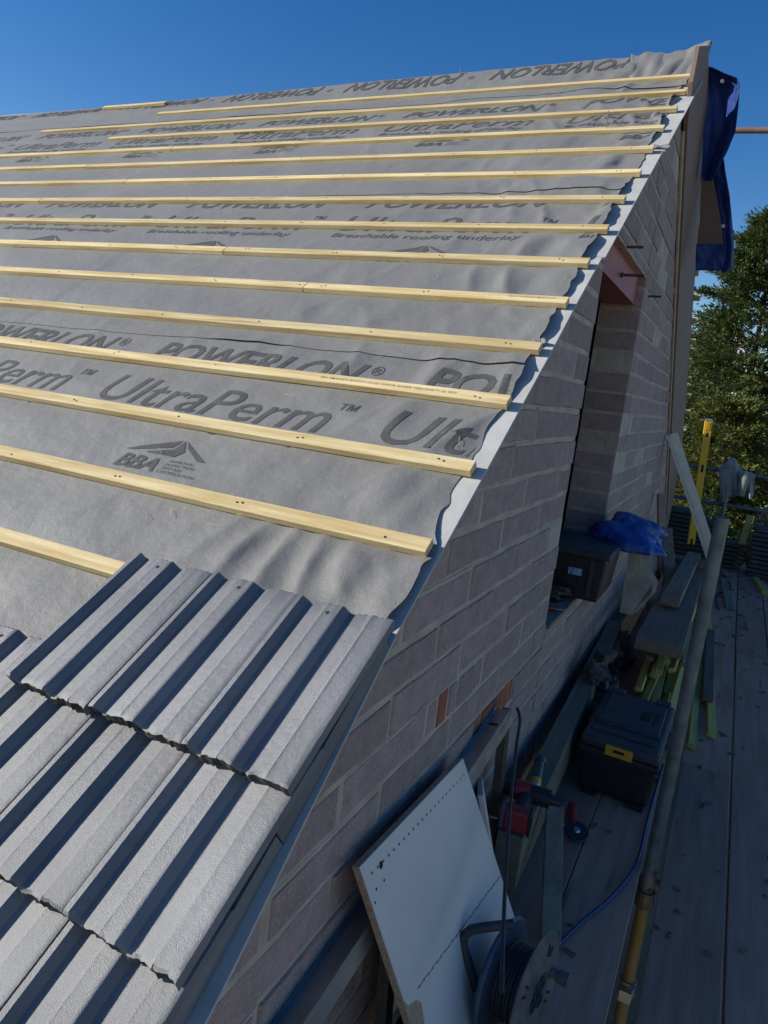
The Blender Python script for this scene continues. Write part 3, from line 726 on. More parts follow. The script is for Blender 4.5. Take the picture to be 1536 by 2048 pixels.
ob('coupler', MB().tube([(0.5835, 1.241, -1.86), (0.5835, 1.241, -1.93)], 0.034, 12).box((0.5835, 1.20, -1.895), (0.05, 0.05, 0.05)), 'galv', pole, bevel=0.004)
fs = tube('scaffold_standard', (0.575, 8.02, GR), (0.56, 8.02, -0.13), 'far upright scaffold tube carrying the grey jacket')
tube('guard_rail', (-0.1, 8.07, -0.235), (1.9, 8.07, -0.275), 'upper guard rail crossing behind the grey jacket at the far platform end')
tube('guard_rail', (-0.1, 8.07, -0.648), (1.9, 8.07, -0.655), 'lower guard rail at the far platform end')
tube('scaffold_tube', (-0.6, 6.0, 2.93), (2.2, 6.0, 2.83), 'brown rusty scaffold tube running level out from behind the tarpaulin', 'tube_brown', 0.026)
tube('ledger_tube', (-0.1, 1.29, FL - 0.10), (1.8, 1.29, FL - 0.10), 'scaffold cross tube under the platform boards beside the upright')

# ------------------------------------------------------------------ grey jacket over the far upright
jr = thing('jacket', (0.6, 8.0, -0.62), 'grey fleece jacket hung over the far scaffold upright', 'jacket')
topl = [(1437, 936), (1449, 929), (1459, 917), (1464, 915), (1470, 916), (1474, 926), (1482, 938), (1492, 946), (1502, 944), (1510, 950)]
botl = [(1442, 1006), (1452, 1004), (1458, 990), (1466, 996), (1472, 992), (1480, 984), (1487, 990), (1495, 993), (1502, 1001), (1508, 985)]
def jgrid(yoff, sgn):
    P = []
    for i in range(37):
        t = i / 36 * (len(topl) - 1); k = min(int(t), len(topl) - 2); q = t - k
        a = [topl[k][c] + (topl[k + 1][c] - topl[k][c]) * q for c in (0, 1)]; b = [botl[k][c] + (botl[k + 1][c] - botl[k][c]) * q for c in (0, 1)]
        rw = []
        for j in range(15):
            w = j / 14
            y = 8.0 + sgn * (0.045 * math.sin(min(w * 3, 1) * math.pi / 2)) + (0.10 * (float(vn(i * 0.22, w * 1.4, 91)) - 0.5) + 0.03 * (float(vn(i * 0.6, w * 2.2, 92)) - .5)) * (0.3 + w)
            rw.append(at(a[0] + (b[0] - a[0]) * w, a[1] + (b[1] - a[1]) * w, 1, y))
        P.append(rw)
    return P
ob('front', MB().grid(jgrid(0, -1)), 'cloth', jr, smooth=70, solid=0.006)
ob('back', MB().grid(jgrid(0, 1)), 'cloth', jr, smooth=70, solid=0.006)
sl = [at(1486, 945, 1, 7.93), at(1489, 958, 1, 7.90), at(1485, 975, 1, 7.91), at(1482, 990, 1, 7.93)]
ob('sleeve', MB().tube(sl, 0.055, 14, taper=[1, 1, .85, .75]), 'cloth', jr, smooth=60)

# ------------------------------------------------------------------ timber on the platform
def plank(name, a, b, w, t, m, label, cat='timber', group=None, roll=0.0):
    a = Vector(a); b = Vector(b); ax = (b - a); L = ax.length; ax.normalize()
    side = ax.cross(Vector((0, 0, 1))).normalized(); upv = side.cross(ax)
    R = Matrix.Rotation(roll, 3, ax); side = R @ side; upv = R @ upv
    def c(p, i, j): return p + side * (i * w / 2) + upv * (j * t / 2)
    P = [c(a, -1, -1), c(a, 1, -1), c(b, 1, -1), c(b, -1, -1), c(a, -1, 1), c(a, 1, 1), c(b, 1, 1), c(b, -1, 1)]
    o = ob(name, MB().hexa(P), m, None, bevel=0.0025)
    return tag(o, label, cat, group)
plank('timber_joist', (0.145, 0.70, -1.20), (0.055, 3.52, -1.19), 0.088, 0.20, 'timber_grey', 'long square grey timber joist lying against the foot of the block wall', 'timber')
plank('timber_plank', (0.395, 2.62, -0.93), (0.40, 5.6, -1.00), 0.25, 0.075, 'timber_brown', 'wide brown timber plank lying on top of the yellow battens', 'timber')
plank('timber_plank', (0.375, 3.42, -0.855), (0.40, 5.7, -0.925), 0.115, 0.06, 'timber_grey', 'narrow pale timber resting on the wide brown plank', 'timber')
plank('timber_block', (0.40, 5.3, -1.13), (0.40, 5.5, -1.13), 0.4, 0.45, 'timber_brown', 'timber block under the far end of the wide plank', 'timber')
specs = [(0.335, 2.62, 5.2, -1.20, .0), (0.385, 2.85, 5.3, -1.18, .01), (0.435, 2.55, 5.0, -1.22, -.01), (0.475, 2.95, 5.1, -1.15, .02), (0.52, 2.30, 5.4, -1.22, .02), (0.36, 2.75, 5.1, -1.30, .0), (0.42, 2.45, 5.0, -1.31, .01),
         (0.48, 2.6, 5.2, -1.30, .0), (0.40, 3.05, 5.0, -1.11, .015), (0.44, 3.1, 5.2, -1.07, -.01), (0.345, 3.0, 5.0, -1.13, 0.0), (0.535, 2.1, 4.8, -1.33, .03)]
rgb_ = random.Random(8)
specs += [(rgb_.uniform(.33, .57), rgb_.uniform(2.5, 3.4), rgb_.uniform(4.6, 5.4), rgb_.uniform(-1.33, -1.06), rgb_.uniform(-.02, .03)) for _ in range(12)]
for i, (x, a, b, zz, dx) in enumerate(specs):
    top_ = zz > -1.14
    lab = ('grey weathered batten among the yellow ones piled under the wide brown plank' if i in (5, 10) else 'longest yellow batten at the pile foot, its end nearest the toolbox' if i == 11 else
           'yellow batten high in the pile, touching the wide brown plank' if top_ else 'yellow green treated batten low in the pile under the wide brown plank')
    plank('roof_batten_length', (x, a, zz), (x + dx * 3 - 0.02, b, zz + random.uniform(-.02, .02)), 0.040, 0.028, 'timber_yellow' if i not in (5, 10) else 'timber_grey', lab, 'batten', 'battens piled under the plank', roll=random.uniform(-.4, .4))
plank('roof_batten_length', (0.652, 2.40, FL + 0.022), (0.585, 5.0, FL + 0.03), 0.042, 0.028, 'timber_yellow', 'yellow batten on the deck just right of the scaffold upright', 'batten', roll=0.3)
plank('roof_batten_length', (0.742, 2.62, FL + 0.022), (0.60, 5.6, FL + 0.03), 0.045, 0.030, 'timber_yellow', 'rightmost yellow batten lying on the open deck', 'batten', roll=0.2)
plank('timber_offcut', (0.700, 3.05, FL + 0.062), (0.655, 4.6, FL + 0.058), 0.060, 0.034, 'timber_brown', 'brown stained length lying on top of the rightmost yellow batten', 'batten')
plank('timber_offcut', (0.54, 2.95, -1.10), (0.50, 3.9, -1.08), 0.055, 0.03, 'timber_grey', 'short pale offcut wedged beside the upright on the batten pile', 'timber', roll=0.5)
plank('timber_offcut', (0.345, 0.60, FL + 0.012), (0.225, 1.02, -1.13), 0.062, 0.028, 'timber_grey', 'short pale plank leaning from the deck against the joist by the drill', 'timber')
plank('timber_offcut', (0.79, 5.7, FL + 0.02), (0.70, 7.0, FL + 0.02), 0.075, 0.03, 'timber_grey', 'grey offcut lying on the far deck right of the upright', 'timber')
plank('timber_offcut', (1.10, 6.7, FL + 0.02), (1.02, 7.35, FL + 0.02), 0.06, 0.05, 'timber_yellow', 'short yellow offcut on the far deck at the right', 'timber')
plank('timber_upright', (0.815, 7.78, FL), (0.865, 7.86, -0.70), 0.085, 0.03, 'timber_yellow', 'upright pale plank standing at the far platform end', 'timber', roll=0.0)
plank('timber_upright', (0.20, 4.9, -0.95), (0.06, 5.2, -0.35), 0.065, 0.045, 'timber_pink', 'pinkish timber leaning on the wall behind the blue bag', 'timber')
plank('timber_upright', (0.30, 4.6, -1.0), (0.17, 5.0, -0.62), 0.09, 0.04, 'timber_grey', 'short grey timber leaning beside the pinkish one', 'timber')

# aluminium profile leaning on the wall
al = thing('metal_profile', (0.5, 5.25, -0.93), 'long grey metal channel profile leaning against the far block wall', 'metal profile')
a = at(1428, 1128, 1, 5.25); b = at(1344, 868, 1, 5.2); ax = (b - a).normalized(); sd = Vector((0.1, -1, 0)); sd = (sd - ax * sd.dot(ax)).normalized(); nn = ax.cross(sd)
def strip(o1, o2, t=0.003):
    A, B = a + sd * o1[0] + nn * o1[1], a + sd * o2[0] + nn * o2[1]; D = b - a
    e = (B - A).normalized().cross(ax) * t
    return [A, B, B + D, A + D, A + e, B + e, B + D + e, A + D + e]
ob('web', MB().hexa(strip((0, -0.045), (0, 0.045))), 'alu', al); ob('flange', MB().hexa(strip((0, 0.045), (-0.05, 0.045))), 'alu', al); ob('flange', MB().hexa(strip((-0.05, -0.045), (0, -0.045))), 'alu', al)
ob('lip', MB().hexa(strip((0.012, -0.020), (0.012, 0.040), 0.004)), 'alu', al)

# spirit level
sl0 = at(1381, 1092, 1, 6.95); sl1 = at(1418, 838, 1, 6.88)
lv = thing('spirit_level', tuple(sl0), 'long yellow spirit level standing upright at the far wall corner', 'spirit level')
ax = (sl1 - sl0).normalized(); sdx = Vector((1, 0.25, 0)); sdx = (sdx - ax * sdx.dot(ax)).normalized(); nf = ax.cross(sdx); L = (sl1 - sl0).length
RL = Matrix((sdx, nf, ax)).transposed()
def lpos(u, w, h): return sl0 + sdx * u + nf * w + ax * (h * L)
ob('body', MB().box(lpos(0, 0, .5), (0.075, 0.026, L * 0.97), RL), 'yellow2', lv, bevel=0.004)
for h in (0.03, 0.30, 0.62, 0.88):
    ob('vial_window', MB().box(lpos(0.002, 0.0, h), (0.030, 0.030, 0.085 if h != .88 else 0.05), RL), 'hole' if h != 0.30 else 'green', lv, bevel=0.006)
ob('end_cap', MB().box(lpos(0, 0, 0.992), (0.07, 0.030, L * 0.02), RL), 'galv', lv, bevel=0.005)
ob('raised_panel', MB().box(lpos(0, 0.0, 0.945), (0.042, 0.032, L * 0.065), RL), 'yellow', lv, bevel=0.004)

# ------------------------------------------------------------------ things in the opening
cr = thing('storage_crate', (-0.06, 2.15, SILL), 'black plastic crate with a label standing in the wall opening', 'crate')
cx0, cx1, cy0, cy1, cz0, cz1 = -0.27, 0.135, 1.96, 2.40, SILL + 0.006, -0.375
ob('body', MB().hexa([(cx0 + .02, cy0 + .02, cz0), (cx1 - .02, cy0 + .02, cz0), (cx1 - .02, cy1 - .02, cz0), (cx0 + .02, cy1 - .02, cz0), (cx0, cy0, cz1), (cx1, cy0, cz1), (cx1, cy1, cz1), (cx0, cy1, cz1)]), 'black', cr, bevel=0.012)
ob('lid', MB().box(((cx0 + cx1) / 2, (cy0 + cy1) / 2, cz1 + 0.016), (cx1 - cx0 + 0.03, cy1 - cy0 + 0.03, 0.034)), 'black_lid', cr, bevel=0.010)
ob('rib', MB().box((0.07, cy0 - 0.001, -0.48), (0.018, 0.012, 0.18)), 'black_lid', cr); ob('rib', MB().box((-0.14, cy0 - 0.001, -0.48), (0.018, 0.012, 0.18)), 'black_lid', cr)
ob('label_plate', MB().box((-0.005, cy0 + 0.003, -0.455), (0.065, 0.006, 0.034)), 'label', cr)
sc_ = thing('screwdriver', (-0.02, 1.72, SILL + .01), 'small brown handled screwdriver lying on the sill', 'screwdriver')
ob('handle', MB().tube([(-0.075, 1.66, SILL + 0.015), (-0.02, 1.70, SILL + 0.015)], 0.010, 10), 'red', sc_, smooth=40); ob('blade', MB().tube([(-0.02, 1.70, SILL + 0.012), (0.02, 1.73, SILL + 0.009)], 0.003, 8), 'galv', sc_)

def lump(name, c, size, m, label, cat, seed, amp=0.35, n=28, rot=0.0, flat=None, parent=None, freq=2.2, top=None):
    V = []; F = []
    for i in range(n + 1):
        th = math.pi * i / n
        for j in range(2 * n):
            ph = math.pi * j / n
            p = Vector((math.sin(th) * math.cos(ph), math.sin(th) * math.sin(ph), math.cos(th)))
            k = 1 + amp * (float(vn(p.x * freq + 5 + p.z, p.y * freq + p.z * 1.7, seed)) - 0.5) * 2 + 0.6 * amp * (float(vn(p.x * freq * 3 + p.z * 2, p.y * freq * 3 - p.z * 3, seed + 1)) - 0.5)
            q = Vector((p.x * size[0], p.y * size[1], p.z * size[2])) * k
            if flat is not None: q.z = max(q.z, flat)
            V.append(Vector(c) + Matrix.Rotation(rot, 3, 'Z') @ q)
    for i in range(n):
        for j in range(2 * n): F.append((i * 2 * n + j, i * 2 * n + (j + 1) % (2 * n), (i + 1) * 2 * n + (j + 1) % (2 * n), (i + 1) * 2 * n + j))
    o = ob(name, MB().add(V, F), m, parent, smooth=35)
    return tag(o, label, cat) if label else o
bagt = lump('polythene_bag', (0.145, 2.50, -0.345), (0.215, 0.19, 0.115), 'bag', 'crumpled bright blue polythene bag heaped on the black crate', 'bag', 61, 0.26, 34, 0.2, -0.03, freq=1.7)
# broken slab and rubble below the opening
slab = [at(1258, 1103, 1, 2.40), at(1270, 1108, 1, 2.45), at(1306, 1168, 1, 2.55), at(1300, 1190, 1, 2.5), at(1262, 1232, 1, 2.42), at(1238, 1225, 1, 2.36)]
sb = MB().prism(slab, (0.02, 0.10, 0.0)); tag(ob('concrete_slab', sb, 'concrete', None, bevel=0.006), 'broken piece of concrete slab leaning beside the black crate', 'rubble')
def chunk(c, sz, rg):
    P = []
    for z_ in (-1, 1):
        for x_, y_ in ((-1, -1), (1, -1), (1, 1), (-1, 1)): P.append(Vector((x_ * sz[0] * rg.uniform(.55, 1), y_ * sz[1] * rg.uniform(.55, 1), z_ * sz[2] * rg.uniform(.6, 1))))
    R_ = Matrix.Rotation(rg.uniform(0, 3), 3, 'Z') @ Matrix.Rotation(rg.uniform(-.6, .6), 3, 'X')
    return MB().hexa([Vector(c) + R_ @ p for p in P])
rg = random.Random(31)
for (x0, y0, ly, hh, n, lab) in ((0.14, 2.35, 0.30, 0.34, 34, 'heap of dark broken rubble at the wall foot under the broken slab'), (0.11, 3.2, 0.5, 0.20, 34, 'long low heap of dark rubble along the wall foot beyond the slab')):
    hp_ = thing('rubble_heap', (x0, y0, FL), lab, 'rubble', 'rubble heaps at the wall foot')
    for i in range(n):
        t = rg.uniform(-1, 1); q = rg.random() ** 1.4; k_ = rg.uniform(0.02, 0.055)
        ob('rubble_piece', chunk((x0 + rg.uniform(-.09, .09) * (1.1 - q), y0 + t * ly * (1 - 0.6 * q), FL + 0.03 + q * hh), (k_ * 1.4, k_, k_ * .8), rg), 'earth', hp_)
lump('rubbish_sack', (-0.16, 1.90, -0.565), (0.14, 0.09, 0.045), 'black', 'black crumpled rubbish sack lying in front of the crate', 'sack', 81, 0.4, 20, 0.1, freq=3.0)

# ------------------------------------------------------------------ toolbox
tb = thing('toolbox', (0.37, 1.9, FL), 'large black plastic toolbox with yellow latches beside the scaffold upright', 'toolbox')
RB = Matrix.Rotation(-0.02, 3, 'Z')
tc = Vector((0.375, 1.905, 0))
def tbx(x, y, z, a, b, h): return MB().box(tc + RB @ Vector((x, y, z)), (a, b, h), RB)
ob('body', MB().hexa([tc + RB @ Vector(p) for p in ((-.145, -.275, FL + .01), (.145, -.275, FL + .01), (.145, .275, FL + .01), (-.145, .275, FL + .01), (-.16, -.30, -1.155), (.16, -.30, -1.155), (.16, .30, -1.155), (-.16, .30, -1.155))]), 'black', tb, bevel=0.014)
ob('rim', tbx(0, 0, -1.147, 0.345, 0.635, 0.03), 'black', tb, bevel=0.008)
lid = ob('lid', tbx(0, 0, -1.108, 0.335, 0.625, 0.05), 'black_lid', tb, bevel=0.016)
ob('lid_panel', tbx(0, 0.06, -1.080, 0.27, 0.36, 0.012), 'black_lid', lid, bevel=0.005)
ob('lid_recess', tbx(0.055, 0.06, -1.0735, 0.045, 0.10, 0.004), 'hole', lid); ob('lid_recess', tbx(0.10, 0.06, -1.0735, 0.012, 0.16, 0.004), 'hole', lid)
for yy in (-0.13, 0.245, -0.22): ob('lid_rib', tbx(0, yy, -1.080, 0.29, 0.014, 0.012), 'black_lid', lid, bevel=0.004)
ob('lid_rib', tbx(-0.11, 0.29, -1.078, 0.07, 0.05, 0.02), 'black_lid', lid, bevel=0.005); ob('lid_rib', tbx(0.11, 0.29, -1.078, 0.07, 0.05, 0.02), 'black_lid', lid, bevel=0.005)
for s_ in (-1, 1):
    la = ob('latch', tbx(0, s_ * 0.317, -1.118, 0.115, 0.016, 0.045), 'yellow', tb, bevel=0.004); ob('latch_slot', tbx(0.0, s_ * 0.327, -1.112, 0.045, 0.006, 0.012), 'hole', la)
for s_ in (-1, 1):
    ob('foot', tbx(s_ * 0.10, -0.27, FL + 0.012, 0.07, 0.06, 0.02), 'black', tb); ob('foot', tbx(s_ * 0.10, 0.27, FL + 0.012, 0.07, 0.06, 0.02), 'black', tb)
    ob('side_handle', tbx(s_ * 0.172, 0.0, -1.13, 0.02, 0.16, 0.03), 'black_lid', tb, bevel=0.006)

# ------------------------------------------------------------------ white panel leaning on the wall
TLp, TRp, BLp, BRp = Vector((.05, -.29, -.65)), Vector((.05, .34, -.69)), Vector((.28, -.12, FL + .004)), Vector((.28, .585, FL + .004))
e1 = TRp - TLp; e2 = BLp - TLp; nb = e2.cross(e1).normalized()
if nb.x < 0: nb = -nb
def wp(a_, b_, h=0.0): return TLp + e1 * a_ + e2 * b_ + nb * h
wpan = thing('white_panel', (0.16, 0.1, FL), 'white melamine panel with rows of shelf holes leaning against the wall', 'panel')
out = [wp(0, 0), wp(1, 0), wp(1.115, 1.0), wp(0.0, 1.0), wp(-0.02, 0.62), wp(0.035, 0.60), wp(0.045, 0.535), wp(0.03, 0.505), wp(-0.025, 0.45)]
core = [wp(0, 0), wp(1, 0), wp(1.115, 1.0), wp(0.0, 1.0)]
ob('chipboard_core', MB().prism([p - nb * 0.0185 for p in core], nb * 0.0165), 'chip', wpan)
face = [wp(0.0, 0.0), wp(1, 0), wp(1.115, 1.0), wp(0.07, 1.0), wp(0.055, 0.66), wp(0.085, 0.60), wp(0.10, 0.545), wp(0.075, 0.515), wp(0.02, 0.50), wp(0.004, 0.47)]
ob('white_face', MB().prism([p - nb * 0.0019 for p in face], nb * 0.0022), 'white', wpan)
def hole(a_, b_, rr=0.0032):
    c = wp(a_, b_, 0.0011); t1 = e1.normalized(); t2 = nb.cross(t1)
    ob('shelf_hole', MB().add([c + (t1 * math.cos(k * math.pi / 4) + t2 * math.sin(k * math.pi / 4)) * rr for k in range(8)], [tuple(range(8))]), 'hole', wpan)
for i in range(22): hole(0.055 + 0.043 * i, 0.047 + 0.0006 * i)
for i in range(24): hole(0.12 + 0.040 * i, 0.495 + 0.0031 * i, 0.0027)
hole(0.05, 0.10); hole(0.02, 0.13, .003); hole(0.11, 0.10, .003); hole(0.12, 0.052, 0.0085)
ob('crack', MB().tube([wp(0.10 + 0.96 * i / 40, 0.493 + 0.076 * i / 40 + 0.003 * math.sin(i * 1.7), 0.0004) for i in range(41)], 0.0009, 4), 'hole', wpan)
plank('timber_offcut', (0.20, 0.55, FL + 0.02), (0.07, 0.50, -0.85), 0.10, 0.018, 'white', 'second narrow white board behind the white panel', 'panel')

# ------------------------------------------------------------------ galvanised frame behind it
fr = thing('steel_trestle', (0.05, 0.1, FL), 'galvanised steel trestle frame leaning along the foot of the block wall', 'metal frame')
ra, rb = Vector((0.036, -0.75, -0.90)), Vector((0.034, 0.80, -0.722)); ax = (rb - ra).normalized(); sd = Vector((1, 0, 0.25)); sd = (sd - ax * sd.dot(ax)).normalized(); nn = sd.cross(ax)
if nn.z < 0: nn = -nn
RF = Matrix((sd, ax, nn)).transposed(); Lr = (rb - ra).length; mid = (ra + rb) / 2
tr = ob('top_rail', MB().box(mid, (0.056, Lr, 0.006), RF), 'galv', fr, bevel=0.002)
for s_ in (-1, 1):
    ob('rail_lip', MB().box(mid + sd * (0.028 * s_) + nn * 0.004, (0.005, Lr, 0.016), RF), 'galv', tr)
    ob('rail_side', MB().box(mid + sd * (0.026 * s_) - nn * 0.022, (0.005, Lr, 0.040), RF), 'galv', tr)
for yq in (0.82, 0.50, -0.05, -0.45):
    t = (yq - ra.y) / (rb.y - ra.y); p = ra + (rb - ra) * t - nn * 0.01
    b_ = Vector((0.075, yq - 0.02, FL))
    mb = MB(); axl = (b_ - p).normalized(); s1 = Vector((0, 1, 0)); s1 = (s1 - axl * s1.dot(axl)).normalized(); s2 = axl.cross(s1)
    mb.box((p + b_) / 2, (0.045, 0.030, (b_ - p).length), Matrix((s1, s2, axl)).transposed())
    ob('leg', mb, 'steel_dark', fr, bevel=0.002)
ob('bottom_rail', MB().box((0.075, 0.05, FL + 0.03), (0.03, 1.6, 0.03)), 'steel_dark', fr)
ob('rail_mark', MB().box(rb + (ra - rb) * 0.07 + nn * 0.0045, (0.03, 0.008, 0.002), RF), 'hole', tr)

# ------------------------------------------------------------------ cable reel
ctr = Vector((0.355, 0.205, FL + 0.175)); axr = Vector((math.cos(0.16), -math.sin(0.16), 0.05)).normalized()
rl = thing('cable_reel', (ctr.x, ctr.y, FL), 'dusty grey and blue cable reel with bent handle in front of the white panel', 'cable reel')
c1 = ctr + axr * 0.02; c0 = ctr - axr * 0.075
d1 = ob('outer_flange', MB().lathe([(0.0, 0.004), (0.055, 0.004), (0.060, 0.011), (0.066, 0.004), (0.150, 0.004), (0.156, 0.0), (0.150, -0.005), (0.0, -0.005)], c1, axr, 48, cap=False), 'reel', rl, smooth=30)
d0 = ob('inner_flange', MB().lathe([(0.0, 0.006), (0.146, 0.006), (0.152, 0.0), (0.144, -0.01), (0.09, -0.02), (0.0, -0.02)], c0, axr, 48, cap=False), 'reel_blue', rl, smooth=30)
for i in range(9):
    cc = c0 + (c1 - c0) * ((i + 0.7) / 9.5); 
    pts = []
    ua = axr.cross(Vector((0, 0, 1))).normalized(); ub = axr.cross(ua)
    rr = 0.088 + 0.004 * (i % 2)
    n = 40; V = MB()
    pts = [cc + (ua * math.cos(2 * math.pi * k / n) + ub * math.sin(2 * math.pi * k / n)) * rr for k in range(n + 1)]
    V.tube(pts, 0.0062, 8, cap=False); ob('cable_turn', V, 'black_cable', rl, smooth=60)
ob('drum', MB().tube([c0, c1], 0.08, 32), 'black', rl, smooth=40)
ua = axr.cross(Vector((0, 0, 1))).normalized(); ub = axr.cross(ua)
for k in range(4):
    for w in (0, 1):
        th = 0.8 + k * math.pi / 2 + w * 0.22; p = c1 + axr * 0.0055 + (ua * math.cos(th) + ub * math.sin(th)) * 0.108
        tdir = (ua * math.cos(th) + ub * math.sin(th)); t2 = axr.cross(tdir)
        ob('flange_slot', MB().box(p, (0.028, 0.006, 0.003), Matrix((tdir, t2, axr)).transposed()), 'hole', d1)
for k, th in enumerate((0.5, 2.1, 3.7, 5.2)):
    p = c1 + axr * 0.006 + (ua * math.cos(th) + ub * math.sin(th)) * 0.030
    ob('socket', MB().lathe([(0.0, 0.004), (0.018, 0.004), (0.020, 0.0)], p, axr, 20, cap=False), 'black', d1)
    for dd in (-0.006, 0.006): ob('socket_slot', MB().box(p + axr * 0.005 + ua * dd, (0.003, 0.010, 0.002), Matrix((ua, ub, axr)).transposed()), 'hole', d1)
kn = c1 + axr * 0.004 + (ua * 0.085 - ub * 0.0)
kn = c1 + axr * 0.004 + (-ua if (-ua).x > 0 else ua) * 0.10
ob('crank_knob', MB().lathe([(0.014, 0), (0.014, 0.02), (0.019, 0.024), (0.019, 0.05), (0.012, 0.054), (0, 0.054)], kn, axr, 20, cap=False), 'reel', rl, smooth=40)
hd = 0.13
curve = [at(952, 1975, 1, hd + .02), at(938, 1930, 1, hd), at(926, 1892, 1, hd), at(928, 1872, 1, hd), at(942, 1859, 1, hd + .01), at(965, 1855, 1, hd + .02), at(1000, 1851, 1, hd + .06), at(1026, 1848, 1, hd + .08)]
ob('handle', MB().tube(curve, 0.0125, 14), 'black_lid', rl, smooth=50)
ob('stand', MB().tube([c0 - axr * .02 + Vector((0, 0, -0.0)), Vector((c0.x, c0.y, FL + 0.012)), Vector((c1.x, c1.y, FL + 0.012))], 0.010, 10), 'black_lid', rl, smooth=50)

# cables
cpts = [(0.33, 0.50), (0.366, 0.617), (0.409, 0.761), (0.476, 0.95), (0.522, 1.143), (0.535, 1.291), (0.535, 1.587), (0.545, 2.08), (0.56, 2.7), (0.56, 3.4)]
def smoothpts(pts, k=6):
    out = []
    P = [Vector(p) for p in pts]
    for i in range(len(P) - 1):
        p0, p1, p2, p3 = P[max(i - 1, 0)], P[i], P[i + 1], P[min(i + 2, len(P) - 1)]
        for q in range(k):
            t = q / k; out.append(0.5 * ((2 * p1) + (p2 - p0) * t + (2 * p0 - 5 * p1 + 4 * p2 - p3) * t * t + (3 * p1 - p0 - 3 * p2 + p3) * t ** 3))
    return out + [P[-1]]
tag(ob('blue_cable', MB().tube(smoothpts([(x, y, FL + 0.008) for x, y in cpts]), 0.0065, 8), 'cable', None, smooth=60), 'blue electric cable snaking across the boards from the reel', 'cable')
bc = [at(1034, 1416, 0, 0.075), at(1040, 1440, 0, 0.10), at(1032, 1500, 0, 0.14), at(1020, 1620, 0, 0.19), at(1012, 1740, 0, 0.24), at(1006, 1880, 0, 0.30), at(1004, 1985, 0, 0.34)]
tag(ob('black_lead', MB().tube(smoothpts([tuple(p) for p in bc]), 0.0055, 8), 'black_cable', None, smooth=60), 'black lead hanging from the metal frame down past the white panel', 'cable')
bk = [(0.70, 5.6), (0.66, 6.2), (0.78, 6.6), (0.74, 7.1), (0.66, 7.5)]
tag(ob('black_lead', MB().tube(smoothpts([(x, y, FL + 0.006) for x, y in bk]), 0.006, 8), 'black_cable', None, smooth=60), 'thin dark cable lying on the far deck', 'cable')

# ------------------------------------------------------------------ tools on the joist
dr = thing('cordless_drill', (0.16, 0.80, -1.10), 'red and black cordless drill lying on the long joist', 'drill')
zt = -1.10
b0 = Vector((0.150, 0.735, zt + 0.045))
ob('battery', MB().box(b0, (0.085, 0.055, 0.075), Matrix.Rotation(0.12, 3, 'Z')), 'red', dr, bevel=0.008)
ob('battery_cap', MB().box(b0 + Vector((0.046, 0.004, 0)), (0.012, 0.06, 0.08), Matrix.Rotation(0.12, 3, 'Z')), 'black', dr, bevel=0.004)
ob('battery_cap', MB().box(b0 + Vector((-0.048, -0.004, 0)), (0.016, 0.056, 0.076), Matrix.Rotation(0.12, 3, 'Z')), 'reel_blue', dr, bevel=0.004)
ob('grip', MB().tube([b0 + Vector((0.0, 0.02, 0.005)), b0 + Vector((-0.002, 0.11, 0.02))], 0.024, 14), 'black', dr, smooth=50)
ob('motor_body', MB().tube([b0 + Vector((-0.085, 0.135, 0.02)), b0 + Vector((-0.03, 0.14, 0.022)), b0 + Vector((0.075, 0.150, 0.022))], 0.034, 18, taper=[.8, 1, .95]), 'black', dr, smooth=50)
ob('body_shell', MB().tube([b0 + Vector((-0.045, 0.137, 0.024)), b0 + Vector((0.005, 0.142, 0.024))], 0.0355, 18), 'red', dr, smooth=50)
ob('chuck', MB().tube([b0 + Vector((0.075, 0.150, 0.022)), b0 + Vector((0.115, 0.154, 0.02))], 0.020, 14, taper=[1, .7]), 'black', dr, smooth=40)
ob('drill_bit', MB().tube([b0 + Vector((-0.06, -0.01, -0.02)), b0 + Vector((-0.12, -0.02, -0.022))], 0.004, 8), 'galv', dr)
tbn = thing('sealant_tube', (0.135, 1.05, zt), 'yellow tube with dark green screw cap lying on the long joist', 'tube')
q0, q1 = Vector((0.158, 0.93, zt + 0.022)), Vector((0.108, 1.24, zt + 0.022)); ax = (q1 - q0).normalized()
ob('body', MB().tube([q0, q0 + ax * 0.13], 0.019, 18), 'yellow', tbn, smooth=40)
ob('label_band', MB().tube([q0 + ax * 0.03, q0 + ax * 0.085], 0.0195, 18), 'label', tbn, smooth=40)
ob('cap', MB().tube([q0 + ax * 0.13, q0 + ax * 0.27], 0.0185, 18), 'green', tbn, smooth=40)
ob('cap_end', MB().tube([q0 + ax * 0.27, q0 + ax * 0.295], 0.024, 18, taper=[.9, 1]), 'green', tbn, smooth=40)
gr = thing('angle_grinder', (0.285, 1.27, FL), 'small dark red angle grinder with round black disc on the boards', 'grinder')
gc = Vector((0.292, 1.245, FL + 0.03))
ob('disc', MB().lathe([(0, 0.004), (0.048, 0.004), (0.052, 0.0), (0.048, -0.006), (0, -0.006)], gc, (0.1, -0.25, 1), 28, cap=False), 'black', gr, smooth=30)
ob('disc_hub', MB().lathe([(0, 0.010), (0.010, 0.010), (0.014, 0.004)], gc, (0.1, -0.25, 1), 16, cap=False), 'galv', gr)
ob('body', MB().tube([gc + Vector((-0.02, 0.03, 0.0)), gc + Vector((-0.045, 0.10, 0.005)), gc + Vector((-0.05, 0.16, 0.005))], 0.021, 14, taper=[.8, 1, 1]), 'red', gr, smooth=50)
ob('side_handle', MB().tube([gc + Vector((-0.03, 0.02, 0.0)), gc + Vector((-0.075, -0.02, 0.0))], 0.009, 10), 'galv', gr, smooth=50)

